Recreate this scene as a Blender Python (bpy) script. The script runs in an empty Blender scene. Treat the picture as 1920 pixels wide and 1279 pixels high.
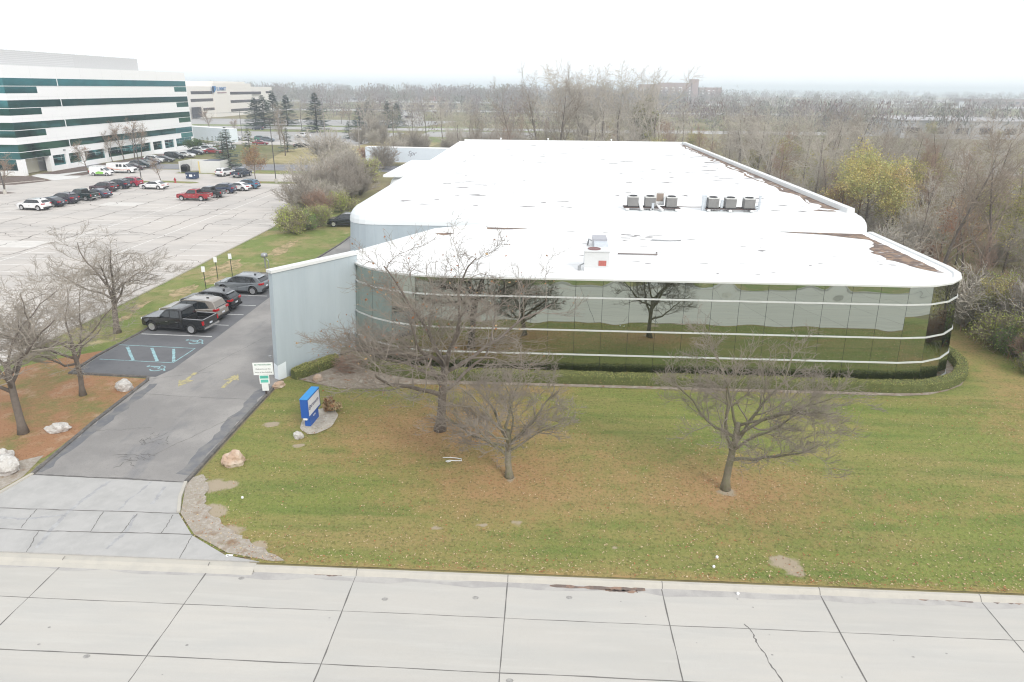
import bpy, math, random
from mathutils import Vector, Matrix, noise
R = math.radians
S = bpy.context.scene
COL = S.collection
V = Vector

# ---------------------------------------------------------------- camera survey
CAM_H = 17.6
F_PX, HORIZON, ROLL, VPX = 1285.0, 165.0, R(0.5), 1030.0
def _camera_axes():
    p = math.atan((639.5 - HORIZON) / F_PX)
    def axes(psi):
        F = V((math.sin(psi)*math.cos(p), math.cos(psi)*math.cos(p), -math.sin(p)))
        R0 = V((math.cos(psi), -math.sin(psi), 0)); D0 = F.cross(R0)
        return F, math.cos(ROLL)*R0 - math.sin(ROLL)*D0, math.cos(ROLL)*D0 + math.sin(ROLL)*R0
    lo, hi = -.5, .5
    for _ in range(60):
        m = (lo + hi)/2; F, Rr, D = axes(m); d = V((0, 1, 0))
        if 960 + F_PX*d.dot(Rr)/d.dot(F) < VPX: hi = m
        else: lo = m
    return axes(m)
CF, CR, CD = _camera_axes()
def G(x, y, z=0.0):
    """point of the real site at height z that the survey photo shows at pixel (x, y)"""
    d = CF + CR*((x - 960)/F_PX) + CD*((y - 639.5)/F_PX)
    t = (z - CAM_H)/d.z
    return V((d.x*t, d.y*t, z))
def atY(x, y, Y):
    d = CF + CR*((x - 960)/F_PX) + CD*((y - 639.5)/F_PX)
    t = Y/d.y
    return V((d.x*t, Y, CAM_H + d.z*t))

# ---------------------------------------------------------------- helpers
class MB:
    def __init__(s): s.v = []; s.f = []; s.m = []; s.at = None
    def face(s, pts, m=0):
        b = len(s.v); s.v += [tuple(p) for p in pts]; s.f.append(tuple(range(b, b+len(pts)))); s.m.append(m)
    def box(s, x0, x1, y0, y1, z0, z1, m=0, M=None):
        P = [V((x, y, z)) for z in (z0, z1) for x, y in ((x0, y0), (x1, y0), (x1, y1), (x0, y1))]
        if M: P = [M @ p for p in P]
        b = len(s.v); s.v += [tuple(p) for p in P]
        for q in ((3,2,1,0),(4,5,6,7),(0,1,5,4),(1,2,6,5),(2,3,7,6),(3,0,4,7)):
            s.f.append(tuple(b+i for i in q)); s.m.append(m)
    def tube(s, pts, rad, n=6, m=0, cap=True):
        b = len(s.v); k = len(pts); up = V((0.13, 0.31, 0.94))
        for i, p in enumerate(pts):
            d = (pts[min(i+1, k-1)] - pts[max(i-1, 0)])
            if d.length < 1e-9: d = V((0, 0, 1))
            d.normalize()
            a = d.cross(up)
            if a.length < .05: a = d.cross(V((1, 0, 0)))
            a.normalize(); c = d.cross(a); r = rad[i]
            for j in range(n):
                t = 2*math.pi*j/n; q = p + a*(r*math.cos(t)) + c*(r*math.sin(t)); s.v.append((q.x, q.y, q.z))
        for i in range(k-1):
            for j in range(n):
                j2 = (j+1) % n
                s.f.append((b+i*n+j, b+i*n+j2, b+(i+1)*n+j2, b+(i+1)*n+j)); s.m.append(m)
        if cap and n > 3:
            s.f.append(tuple(b+j for j in range(n))[::-1]); s.m.append(m)
            s.f.append(tuple(b+(k-1)*n+j for j in range(n))); s.m.append(m)
    def bar(s, a, c, r, n=6, m=0): s.tube([V(a), V(c)], [r, r], n, m)
    def prism(s, poly, z0, z1, m=0, mt=None, shift=(0, 0)):
        b = len(s.v); n = len(poly)
        s.v += [(p[0], p[1], z0) for p in poly] + [(p[0]+shift[0], p[1]+shift[1], z1) for p in poly]
        s.f.append(tuple(b+i for i in range(n))[::-1]); s.m.append(m)
        s.f.append(tuple(b+n+i for i in range(n))); s.m.append(m if mt is None else mt)
        for i in range(n):
            j = (i+1) % n; s.f.append((b+i, b+j, b+n+j, b+n+i)); s.m.append(m)
    def lathe(s, prof, n=20, m=0, M=None, axis='z'):
        b = len(s.v); k = len(prof)
        for (r, h) in prof:
            for j in range(n):
                t = 2*math.pi*j/n
                p = V((r*math.cos(t), r*math.sin(t), h)) if axis == 'z' else V((r*math.cos(t), h, r*math.sin(t)))
                if M: p = M @ p
                s.v.append(tuple(p))
        for i in range(k-1):
            for j in range(n):
                j2 = (j+1) % n
                q = (b+i*n+j, b+i*n+j2, b+(i+1)*n+j2, b+(i+1)*n+j)
                s.f.append(q if axis == 'z' else q[::-1]); s.m.append(m)
        s.f.append(tuple(b+j for j in range(n))); s.m.append(m)
        s.f.append(tuple(b+(k-1)*n+j for j in range(n))); s.m.append(m)
    def sheet(s, poly, z, m=0): s.face([(p[0], p[1], z) for p in poly], m)
    def ribbon(s, pts, w, z, m=0, jit=0, rng=None, zf=None):
        L = []; n = len(pts)
        for i, p in enumerate(pts):
            a = V(pts[max(i-1, 0)][:2]); c = V(pts[min(i+1, n-1)][:2]); d = c - a
            if d.length < 1e-9: d = V((1, 0))
            d.normalize(); nn = V((-d.y, d.x)); ww = w/2*(1 + (rng.uniform(-jit, jit) if rng else 0))
            zz = zf(p[0], p[1]) + z if zf else z
            L.append(((p[0]+nn.x*ww, p[1]+nn.y*ww, zz), (p[0]-nn.x*ww, p[1]-nn.y*ww, zz)))
        for i in range(n-1): s.face([L[i][1], L[i+1][1], L[i+1][0], L[i][0]], m)
    def build(s, name, mats, parent=None, smooth=False, mesh_only=False, loc=None):
        me = bpy.data.meshes.new(name); me.from_pydata(s.v, [], s.f)
        if not isinstance(mats, (list, tuple)): mats = [mats]
        for m in mats: me.materials.append(m)
        if len(mats) > 1: me.polygons.foreach_set('material_index', s.m)
        if smooth: me.polygons.foreach_set('use_smooth', [True]*len(s.f))
        me.update()
        if mesh_only: return me
        return link(name, me, parent, loc)
def link(name, me, parent=None, loc=None):
    o = bpy.data.objects.new(name, me); COL.objects.link(o)
    if parent: o.parent = parent
    if loc: o.location = loc
    return o
def tag(o, label=None, cat=None, group=None, kind=None):
    if label: o['label'] = label
    if cat: o['category'] = cat
    if group: o['group'] = group
    if kind: o['kind'] = kind
    return o
def thing(name, label, cat, loc=(0, 0, 0), rz=0, group=None):
    o = bpy.data.objects.new(name, None); COL.objects.link(o); o.empty_display_size = .3
    o.location = loc; o.rotation_euler = (0, 0, rz)
    return tag(o, label, cat, group)
def kids(o): return [c for c in COL.objects if c.parent == o]
TREE_OF = {}
def copy_tree(o, parent=None, ch=None):
    if ch is None:
        ch = {}
        for q in COL.objects:
            if q.parent: ch.setdefault(q.parent.name, []).append(q)
    c = o.copy(); COL.objects.link(c)
    if parent: c.parent = parent
    for q in ch.get(o.name, []): copy_tree(q, c, ch)
    return c
def struct(name, mb, mats, smooth=False): return tag(mb.build(name, mats, None, smooth), kind='structure')

def text_mesh(txt, size, depth=.004, bold=False, shear=0):
    cu = bpy.data.curves.new('lettering', 'FONT'); cu.body = txt; cu.size = size; cu.extrude = depth
    cu.align_x = 'CENTER'; cu.align_y = 'CENTER'; cu.shear = shear
    if bold: cu.offset = size*.012
    o = bpy.data.objects.new('lettering', cu); COL.objects.link(o)
    bpy.context.view_layer.update()
    me = bpy.data.meshes.new_from_object(o.evaluated_get(bpy.context.evaluated_depsgraph_get()))
    bpy.data.objects.remove(o); bpy.data.curves.remove(cu)
    return me
def lettering(name, txt, size, mat, origin, right, up, parent=None, width=None, **k):
    me = text_mesh(txt, size, **k); me.materials.clear(); me.materials.append(mat)
    r = V(right).normalized(); u = V(up).normalized(); n = r.cross(u)
    sx = 1
    if width:
        xs = [v.co.x for v in me.vertices]; sx = width/max(1e-6, max(xs)-min(xs))
    for v in me.vertices:
        c = v.co; v.co = V(origin) + r*(c.x*sx) + u*c.y + n*c.z
    me.update()
    return link(name, me, parent)

# ---------------------------------------------------------------- materials
MATS = {}
def nodes_of(name):
    m = bpy.data.materials.new(name); m.use_nodes = True; nt = m.node_tree
    return m, nt, nt.nodes['Principled BSDF']
def mat(name, col, rough=.7, metal=0, var=.12, scale=3.0, bump=0, bscale=20, spec=.4, coat=0, objcol=False, coord='Object', col2=None):
    if name in MATS: return MATS[name]
    m, nt, bs = nodes_of(name); N = nt.nodes.new; L = nt.links.new
    bs.inputs['Roughness'].default_value = rough; bs.inputs['Metallic'].default_value = metal
    bs.inputs['Specular IOR Level'].default_value = spec
    if coat: bs.inputs['Coat Weight'].default_value = coat; bs.inputs['Coat Roughness'].default_value = .05
    tc = N('ShaderNodeTexCoord')
    if objcol:
        oi = N('ShaderNodeObjectInfo'); src = oi.outputs['Color']
    nz = N('ShaderNodeTexNoise'); nz.inputs['Scale'].default_value = scale; nz.inputs['Detail'].default_value = 5
    L(tc.outputs[coord], nz.inputs['Vector'])
    mx = N('ShaderNodeMix'); mx.data_type = 'RGBA'
    L(nz.outputs['Fac'], mx.inputs['Factor'])
    if objcol:
        mx.blend_type = 'MULTIPLY'; rp = N('ShaderNodeMapRange'); rp.inputs['To Min'].default_value = 1-var; rp.inputs['To Max'].default_value = 1+var
        L(nz.outputs['Fac'], rp.inputs['Value']); L(src, mx.inputs['A']); L(rp.outputs['Result'], mx.inputs['B']); mx.inputs['Factor'].default_value = 1
        nt.links.remove(mx.inputs['Factor'].links[0])
    else:
        c2 = col2 or tuple(c*(1+var) for c in col); c1 = col if col2 else tuple(c*(1-var) for c in col)
        mx.inputs['A'].default_value = (*c1, 1); mx.inputs['B'].default_value = (*c2, 1)
        if col2:
            rp = N('ShaderNodeMapRange'); rp.inputs['From Min'].default_value = .35; rp.inputs['From Max'].default_value = .65
            L(nz.outputs['Fac'], rp.inputs['Value']); L(rp.outputs['Result'], mx.inputs['Factor'])
    L(mx.outputs['Result'], bs.inputs['Base Color'])
    if bump:
        b2 = N('ShaderNodeTexNoise'); b2.inputs['Scale'].default_value = bscale; b2.inputs['Detail'].default_value = 6
        L(tc.outputs[coord], b2.inputs['Vector'])
        bp = N('ShaderNodeBump'); bp.inputs['Strength'].default_value = bump; bp.inputs['Distance'].default_value = .05
        L(b2.outputs['Fac'], bp.inputs['Height']); L(bp.outputs['Normal'], bs.inputs['Normal'])
    MATS[name] = m; return m

def ground_mat(name, base, layers, rough=.95, bump=.3, bscale=15):
    """base colour overlaid by (colour, noise scale, lo, hi, stretch(x,y), attribute or None) layers in site coordinates"""
    m, nt, bs = nodes_of(name); N = nt.nodes.new; L = nt.links.new
    bs.inputs['Roughness'].default_value = rough; bs.inputs['Specular IOR Level'].default_value = .2
    tc = N('ShaderNodeTexCoord'); cur = None
    rgb = N('ShaderNodeRGB'); rgb.outputs[0].default_value = (*base, 1); cur = rgb.outputs[0]
    for i, ly in enumerate(layers):
        col, sc, lo, hi = ly[:4]; st = ly[4] if len(ly) > 4 else (1, 1); attr = ly[5] if len(ly) > 5 else None
        mp = N('ShaderNodeMapping'); mp.inputs['Scale'].default_value = (st[0], st[1], st[2] if len(st) > 2 else 1); mp.inputs['Location'].default_value = (i*7.3, i*3.1, 0)
        L(tc.outputs['Object'], mp.inputs['Vector'])
        nz = N('ShaderNodeTexNoise'); nz.inputs['Scale'].default_value = sc; nz.inputs['Detail'].default_value = 6; nz.inputs['Roughness'].default_value = .6
        L(mp.outputs['Vector'], nz.inputs['Vector']); val = nz.outputs['Fac']
        if attr:
            at = N('ShaderNodeAttribute'); at.attribute_name = attr
            ad = N('ShaderNodeMath'); ad.operation = 'MULTIPLY_ADD'; L(at.outputs['Fac'], ad.inputs[0]); ad.inputs[1].default_value = 1.0
            sb = N('ShaderNodeMath'); sb.operation = 'SUBTRACT'; L(val, sb.inputs[0]); sb.inputs[1].default_value = .5
            L(sb.outputs[0], ad.inputs[2]); val = ad.outputs[0]
        mr = N('ShaderNodeMapRange'); mr.inputs['From Min'].default_value = lo; mr.inputs['From Max'].default_value = hi
        L(val, mr.inputs['Value'])
        fac = mr.outputs['Result']
        if len(ly) > 6:
            mu = N('ShaderNodeMath'); mu.operation = 'MULTIPLY'; L(fac, mu.inputs[0]); mu.inputs[1].default_value = ly[6]; fac = mu.outputs[0]
        mx = N('ShaderNodeMix'); mx.data_type = 'RGBA'; L(fac, mx.inputs['Factor']); L(cur, mx.inputs['A']); mx.inputs['B'].default_value = (*col, 1)
        cur = mx.outputs['Result']
    L(cur, bs.inputs['Base Color'])
    if bump:
        b2 = N('ShaderNodeTexNoise'); b2.inputs['Scale'].default_value = bscale; b2.inputs['Detail'].default_value = 8
        L(tc.outputs['Object'], b2.inputs['Vector'])
        bp = N('ShaderNodeBump'); bp.inputs['Strength'].default_value = bump; bp.inputs['Distance'].default_value = .05
        L(b2.outputs['Fac'], bp.inputs['Height']); L(bp.outputs['Normal'], bs.inputs['Normal'])
    return m

lawn_m = ground_mat('lawn_grass', (.198, .228, .06), [
    ((.29, .232, .095), .16, .42, .66, (.5, 1.8)),
    ((.115, .175, .04), .45, .45, .66, (.3, 2.2), None, .75),
    ((.39, .235, .12), 1.1, .22, .80, (1, 1), 'leaf', .9),
    ((.06, .075, .022), 7, .50, .72, (1, 1), None, .75),
    ((.38, .31, .15), 18, .54, .70, (1, 1), None, .6),
    ((.36, .30, .22), 1.8, .40, .62, (1, 1), 'bare'),
    ], bump=.5, bscale=30)
terrain_m = ground_mat('terrain_ground', (.21, .19, .1), [
    ((.26, .22, .12), .03, .42, .6), ((.12, .14, .045), .012, .45, .6), ((.12, .09, .06), .3, .5, .7),
    ((.22, .17, .1), 2.0, .5, .75, (1, 1), None, .5)], bump=.3)
street_m = ground_mat('street_concrete', (.485, .465, .43), [
    ((.45, .44, .415), .35, .4, .65, (.5, 2.5)), ((.425, .41, .38), .6, .2, .9, (.3, 1), 'tone', .8), ((.51, .495, .46), 1.2, .5, .75, (.3, 3), None, .6),
    ((.42, .41, .39), 6, .58, .8, (1, 1), None, .4), ((.405, .395, .375), .8, .48, .66, (.02, 1.1), None, .55), ((.42, .405, .38), 40, .5, .75, (1, 1), None, .35)], bump=.15, bscale=60)
apron_m = ground_mat('apron_concrete', (.42, .412, .40), [
    ((.36, .355, .345), .8, .42, .68), ((.46, .45, .435), 2.5, .5, .75, (1, 1), None, .6), ((.32, .32, .32), 5, .6, .8, (2, .6), None, .35)], bump=.15, bscale=60)
drive_m = ground_mat('drive_asphalt', (.25, .24, .232), [
    ((.33, .315, .30), .25, .42, .62), ((.16, .165, .18), .35, .55, .72, (1.6, .5), None, .7), ((.30, .285, .27), 14, .55, .7, (1, 1), None, .4),
    ((.08, .08, .085), 24, .56, .72, (1, 1), None, .45)], bump=.3, bscale=40)
stall_m = ground_mat('stall_asphalt', (.155, .157, .165), [
    ((.125, .127, .135), .4, .42, .65), ((.18, .175, .17), 12, .58, .75, (1, 1), None, .35), ((.05, .052, .06), 2.2, .6, .75, (1, 1), None, .4)], bump=.25, bscale=40)
lot_m = ground_mat('lot_asphalt', (.50, .465, .43), [
    ((.43, .405, .38), .12, .42, .62, (.6, 1.5)), ((.55, .515, .48), .6, .5, .7, (.4, 2), None, .6), ((.40, .385, .37), 3, .6, .8, (1, 1), None, .4)], bump=.1)
farasphalt_m = ground_mat('far_asphalt', (.33, .32, .315), [((.38, .37, .36), .1, .4, .6)], bump=.1)
bluasphalt_m = ground_mat('dark_asphalt', (.2, .2, .215), [((.25, .25, .26), .2, .4, .6)], bump=.1)
gravel_m = ground_mat('gravel', (.35, .31, .26), [((.43, .39, .345), 7, .48, .62), ((.25, .17, .11), 1.6, .55, .7), ((.28, .25, .22), 14, .52, .7, (1, 1), None, .7)], bump=.6, bscale=25)
mulch_m = ground_mat('bed_soil', (.29, .24, .195), [((.38, .335, .28), 3, .45, .65), ((.24, .12, .06), 2.2, .56, .68), ((.2, .16, .12), 14, .55, .7, (1, 1), None, .7)], bump=.5)
barkmulch_m = ground_mat('bark_mulch', (.13, .095, .08), [((.2, .16, .14), 2, .45, .65)], bump=.5)
farlawn_m = ground_mat('verge_grass', (.17, .215, .06), [((.28, .24, .11), .22, .42, .60), ((.11, .16, .035), 1.0, .48, .66, (1, 1), None, .7), ((.42, .34, .2), .3, .60, .70), ((.06, .075, .025), 7, .52, .72, (1, 1), None, .6), ((.36, .30, .15), 14, .56, .72, (1, 1), None, .5)], bump=.5)
tanfield_m = ground_mat('dry_grass', (.36, .30, .16), [((.25, .22, .1), .15, .42, .6), ((.42, .36, .22), 1.2, .5, .7)], bump=.5)
leafbed_m = ground_mat('leaf_bed', (.34, .185, .10), [((.20, .19, .07), .3, .46, .62), ((.42, .29, .19), .8, .54, .7), ((.36, .20, .11), 3, .5, .7, (1, 1), None, .7), ((.12, .06, .03), 12, .52, .7, (1, 1), None, .6)], bump=.6, bscale=20)
roof_m = ground_mat('roof_membrane', (.76, .76, .755), [((.80, .80, .80), .3, .5, .7, (1, 2)), ((.30, .29, .30), .9, .715, .735, (.28, 1.1), None, .8), ((.55, .54, .54), 1.7, .70, .74, (.25, 1.3), None, .7)], rough=.6, bump=.05)
debris_m = ground_mat('roof_debris', (.15, .115, .10), [((.30, .21, .15), 1.8, .45, .6), ((.42, .40, .40), 1.1, .58, .68)], bump=.8)
wall_m = ground_mat('blue_steel_panel', (.41, .47, .505), [((.375, .43, .465), 1.6, .42, .64, (1, 1, .07), None, .8), ((.44, .50, .53), .35, .45, .65, (1, 1, .6), None, .6), ((.33, .36, .37), 4, .62, .78, (1, 1, .05), None, .45)], rough=.5, bump=0)
white_m = mat('white_metal', (.82, .83, .83), .45, 0, .02, 1)
fascia_m = mat('white_fascia', (.66, .67, .665), .5, 0, .05, 2)
joint_m = mat('dark_joint', (.15, .143, .135), .95, 0, .25, 2)
seam_m = mat('panel_seam', (.355, .43, .475), .6)
dark_m = mat('dark_rubber', (.02, .02, .021), .8)
black_m = mat('black_metal', (.035, .035, .037), .5)
grey_m = mat('grey_metal', (.35, .36, .37), .45, .6)
galv_m = mat('galvanised_steel', (.58, .62, .66), .4, .4, .15, 6)
kerb_m = ground_mat('kerb_concrete', (.47, .445, .395), [((.43, .41, .37), 1.5, .45, .65), ((.38, .36, .33), 6, .6, .75, (1, 1), None, .5)], bump=.2, bscale=40)
dkerb_m = ground_mat('asphalt_kerb', (.13, .125, .12), [((.2, .18, .165), 3, .45, .65), ((.08, .08, .08), 8, .55, .7)], bump=.5)
paint_w = ground_mat('worn_white_paint', (.68, .68, .66), [((.35, .35, .35), 5, .58, .72)], bump=0)
paint_b = ground_mat('worn_light_blue_paint', (.30, .47, .50), [((.18, .22, .24), 3, .48, .72)], bump=0)
paint_y = ground_mat('worn_yellow_paint', (.46, .40, .20), [((.25, .24, .22), 5, .44, .64)], bump=0)
paint_faint = ground_mat('faded_lot_paint', (.74, .73, .70), [((.55, .53, .50), 1.4, .46, .7)], bump=0)
stain_m = ground_mat('sealed_crack', (.33, .33, .335), [((.42, .42, .42), 3, .45, .65)], bump=0)
crack_m = mat('crack_dark', (.135, .13, .125), .95, 0, .3, 3)
lotcrack_m = mat('lot_crack', (.16, .145, .13), .95, 0, .3, .7)

def glass_mat(name, col, rough=.015, metal=1.0, var=.1, scale=.6):
    m = mat(name, col, rough, metal, var, scale, spec=.5); return m
mirror_m = glass_mat('mirror_glass', (.43, .47, .42), .004, 1, .03, .3)
teal_m = glass_mat('teal_glass', (.06, .20, .21), .05, 1, .4, .25)
teal2_m = glass_mat('light_teal_glass', (.10, .30, .28), .05, 1, .3, .3)
brownglass_m = glass_mat('brown_glass', (.12, .105, .12), .1, .8)
carglass_m = mat('car_glass', (.018, .022, .026), .05, 0, .1, 1, spec=.9)
carpaint_m = mat('car_paint', (1, 1, 1), .22, .1, .02, 1, spec=.6, coat=.6, objcol=True)
tyre_m = mat('tyre_rubber', (.025, .025, .026), .85)
rim_m = mat('alloy_rim', (.6, .6, .61), .3, .8)
chrome_m = mat('chrome', (.62, .62, .62), .2, .9)
tail_m = mat('red_lamp_glass', (.42, .012, .018), .15)
head_m = mat('clear_lamp_glass', (.7, .72, .74), .1)
trim_m = mat('black_trim', (.022, .022, .024), .55)
plate_m = mat('licence_plate', (.62, .65, .7), .4)
bark_m = mat('grey_bark', (.16, .135, .115), .95, 0, .3, 6, .8, 14)
twig_m = mat('grey_twig', (.34, .302, .255), .95, 0, .2, .8)
twigl_m = mat('pale_twig', (.48, .435, .375), .95, 0, .2, .8)
twigb_m = mat('brown_twig', (.30, .25, .20), .95, 0, .2, .8)
twigr_m = mat('reddish_twig', (.35, .25, .195), .95, 0, .2, .8)
lawntwig_m = mat('lawn_tree_twig', (.255, .22, .185), .95, 0, .2, .8)
mossbark_m = mat('mossy_bark', (.17, .165, .10), .95, 0, .3, 5, .9, 12, col2=(.22, .19, .145))
def leaf(name, c): return mat(name, c, .8, 0, .25, 2.0)
ly1, ly2, ly3 = leaf('yellow_leaf', (.54, .46, .17)), leaf('green_yellow_leaf', (.42, .43, .18)), leaf('orange_leaf', (.52, .38, .18))
lg1, lg2, lg3 = leaf('green_leaf', (.11, .19, .045)), leaf('dark_green_leaf', (.06, .10, .035)), leaf('olive_leaf', (.27, .27, .07))
lb1, lb2, lb3 = leaf('brown_leaf', (.27, .145, .075)), leaf('tan_leaf', (.42, .29, .16)), leaf('rust_leaf', (.34, .14, .06))
lr1 = leaf('red_leaf', (.40, .05, .05)); lw1 = leaf('pale_bloom', (.48, .46, .40))
ln1, ln2, ln3 = leaf('needle_green', (.045, .085, .045)), leaf('needle_blue_green', (.09, .125, .10)), leaf('needle_pale', (.17, .20, .16))
# ---------------------------------------------------------------- ground, street, drive, lots
rng = random.Random(7)
TAN4 = math.tan(R(4))
b = MB()
prof = [(-290, 0), (-4.3, 0), (-4.3, -.14), (21.6, -.14), (21.6, 0), (6150, 0)]
for (y0, z0), (y1, z1) in zip(prof, prof[1:]):
    b.face([(-5150, y0, z0), (5550, y0, z0), (5550, y1, z1), (-5150, y1, z1)])
struct('ground', b, terrain_m)

b = MB(); JX = [-6.97 + 5.86*k for k in range(-30, 31)]; JY = [-4.0, -1.2, 2.5, 6.1, 9.8, 13.4, 17.02, 19.45, 21.35]; tone = []
for xa, xb in zip([-400]+JX, JX+[400]):
    for ya, yb in zip(JY, JY[1:]):
        b.face([(xa, ya, -.12), (xb, ya, -.12), (xb, yb, -.12), (xa, yb, -.12)]); tone.append(rng.choice((0, .25, .45, .55, .65)))
o = struct('street', b, street_m); at = o.data.attributes.new('tone', 'FLOAT', 'FACE'); at.data.foreach_set('value', tone)
b = MB()
def kerb_run(x0, x1, yy, s, low=False):
    P = [(yy-.12*s, -.12), (yy-.10*s, -.105), (yy-.03*s, -.01), (yy+.02*s, .036), (yy+.13*s, .042), (yy+.15*s, -.15)]
    if low: P = [(yy-.32*s, -.12), (yy-.30*s, -.112), (yy-.1*s, -.06), (yy, .016), (yy+.28*s, .018), (yy+.28*s, -.15)]
    for (ya, za), (yb, zb) in zip(P, P[1:]):
        q = [(x0, ya, za), (x1, ya, za), (x1, yb, zb), (x0, yb, zb)]
        b.face(q if s > 0 else q[::-1])
kerb_run(-11.0, 300, 21.45, 1); kerb_run(-30.5, -11.0, 21.45, 1, True); kerb_run(-300, -30.5, 21.45, 1)
kerb_run(-300, 11, -4.1, -1); kerb_run(11, 24, -4.1, -1, True); kerb_run(24, 300, -4.1, -1)
struct('street_kerb', b, kerb_m)
# gutter stain, joints and cracks of the street
b = MB()
def wander(x0, y0, x1, y1, n, amp):
    pts = []; off = 0
    L = math.hypot(x1-x0, y1-y0); nx, ny = -(y1-y0)/L, (x1-x0)/L
    for i in range(n+1):
        t = i/n; off = off*.75 + rng.uniform(-amp, amp)
        o = off*min(1, 4*t, 4*(1-t)) if 0 < i < n else 0
        pts.append((x0+(x1-x0)*t+nx*o, y0+(y1-y0)*t+ny*o))
    return pts
JX = [-6.97 + 5.86*k for k in range(-30, 31)]
for x in JX: b.ribbon(wander(x, -3.9, x + rng.uniform(-.05, .05), 21.3, 60, .02), .038, -.116, 0, .5, rng)
for y, w in ((19.45, .022), (17.02, .036), (13.4, .03), (9.8, .03), (6.1, .036), (2.5, .03), (-1.2, .03)):
    b.ribbon(wander(-170, y, 170, y, 400, .012), w, -.1155, 0, .45, rng)
p0, p1, p2 = G(1395, 1170, -.12), G(1425, 1215, -.12), G(1462, 1279, -.12)
b.ribbon(wander(p0.x, p0.y, p1.x, p1.y, 12, .06) + wander(p1.x, p1.y, p2.x+.1, p2.y, 12, .06)[1:], .035, -.1158, 0, .6, rng)
for x in JX:
    K = [(21.33, -.118), (21.352, -.1), (21.422, -.005), (21.472, .041), (21.595, .047)]
    for (ya, za), (yb, zb) in zip(K, K[1:]): b.face([(x-.014, ya, za), (x+.014, ya, za), (x+.014, yb, zb), (x-.014, yb, zb)])
struct('street_joints', b, joint_m)
b = MB()
for i in range(70):
    x, y = rng.uniform(-22, 24), rng.uniform(13, 21); r = rng.choice((.02, .02, .03, .04, .09)); b.sheet(blob(x, y, r*rng.uniform(.8, 2), r, 8, .4) if False else [(x+r*1.4*math.cos(k*.9), y+r*math.sin(k*.9)) for k in range(7)], -.1163+i*.00001)
struct('street_spots', b, ground_mat('oil_spot', (.25, .24, .23), [((.36, .35, .33), 6, .4, .6)]))
b = MB()
for (px, py, w, l) in ((1120, 1102, .16, 3.6), (1165, 1108, .1, 1.2), (1770, 1124, .14, 2.0), (1900, 1130, .16, 1.8), (615, 1078, .07, 1.1)):
    c = G(px, py, -.12); pts = wander(c.x-l/2, c.y, c.x+l/2, c.y, 14, .03)
    b.ribbon(pts, w, -.1145, 0, .7, rng)
struct('gutter_leaf_litter', b, ground_mat('wet_leaf_litter', (.17, .135, .12), [((.30, .2, .15), 3, .45, .6)], bump=.6))
b = MB(); b.ribbon([(-60 + i*.8, 21.18 + .05*math.sin(i*1.3)) for i in range(150)], .3, -.1172, 0, .6, rng)
struct('gutter_stain', b, ground_mat('gutter_dirt', (.36, .345, .335), [((.43, .415, .395), 1.2, .4, .6)]))

# lawn in front of the building, one grid carrying leaf and bare-soil masks
TREES = [(-5.5, 33.2), (-1.4, 28.6), (8.7, 28.2)]
def seg_d(x, y, a, c):
    dx, dy = c[0]-a[0], c[1]-a[1]; t = max(0, min(1, ((x-a[0])*dx+(y-a[1])*dy)/(dx*dx+dy*dy)))
    return math.hypot(x-a[0]-t*dx, y-a[1]-t*dy)
def lawn_masks(x, y):
    leaf = 0
    for (tx, ty), r, w in zip(TREES, (7.4, 6.2, 5.6), (.84, .80, .78)):
        leaf = max(leaf, w*max(0, 1.12 - math.hypot((x-tx)*.72, y-ty)/r))
    leaf = max(leaf, .62*max(0, 1-seg_d(x, y, (-8, 39), (1, 38.8))/2.2), .5*max(0, 1-abs(y-21.7)/.9), .5*max(0, 1-seg_d(x, y, (29, 36), (31, 50))/4.5))
    leaf = max(leaf, .6*max(0, 1-math.hypot(x-3.8, (y-30)*1.5)/7.5), .45*max(0, 1-seg_d(x, y, (-15.4, 25), (-10, 22))/1.8), .5*max(0, 1-seg_d(x, y, (27, 36), (34, 26))/6), .42*max(0, 1-seg_d(x, y, (12, 27), (24, 28))/2.8))
    bare = 0
    for (cx, cy, r) in ((9.75, 23.0, .75), (10.0, 22.5, .6), (-15.5, 26.9, .7), (-14.5, 27.1, .6), (8.75, 28.0, .6), (-5.5, 33.1, .35), (-1.4, 28.5, .4), (-15.3, 27.0, 1.0), (-14.3, 25.0, .9), (-13, 23.6, .8), (-11.4, 22.7, .6), (-.9, 24.9, .35), (-2.4, 24.7, .3), (-4.3, 24.5, .3), (-14.9, 33.3, .6), (-12.6, 31, .4), (3.2, 23.6, .25)):
        bare = max(bare, .9*max(0, 1.3-math.hypot(x-cx, (y-cy)*1.3)/r))
    return leaf, min(1, bare)
def grid_sheet(name, x0, x1, y0, y1, st, z, m, inside, masks=None):
    nx = int((x1-x0)/st); ny = int((y1-y0)/st); vs = []; fs = []; A = []; B = []; idx = {}
    for j in range(ny+1):
        for i in range(nx+1):
            x = x0+(x1-x0)*i/nx; y = y0+(y1-y0)*j/ny
            vs.append((x, y, z + .02*noise.noise(V((x*.4, y*.4, 3)))))
            if masks: l, q = masks(x, y); A.append(l); B.append(q)
    for j in range(ny):
        for i in range(nx):
            cx = x0+(x1-x0)*(i+.5)/nx; cy = y0+(y1-y0)*(j+.5)/ny
            if inside(cx, cy): a = j*(nx+1)+i; fs.append((a, a+1, a+nx+2, a+nx+1))
    me = bpy.data.meshes.new(name); me.from_pydata(vs, [], fs); me.materials.append(m)
    if masks:
        for nm, D in (('leaf', A), ('bare', B)):
            at = me.attributes.new(nm, 'FLOAT', 'POINT'); at.data.foreach_set('value', D)
    me.polygons.foreach_set('use_smooth', [True]*len(fs))
    o = link(name, me); tag(o, kind='structure'); return o
APR = [(-16.7, 27.0), (-15.75, 24.7), (-14.4, 23.2), (-12.5, 22.1), (-10.6, 21.72)]
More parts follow.
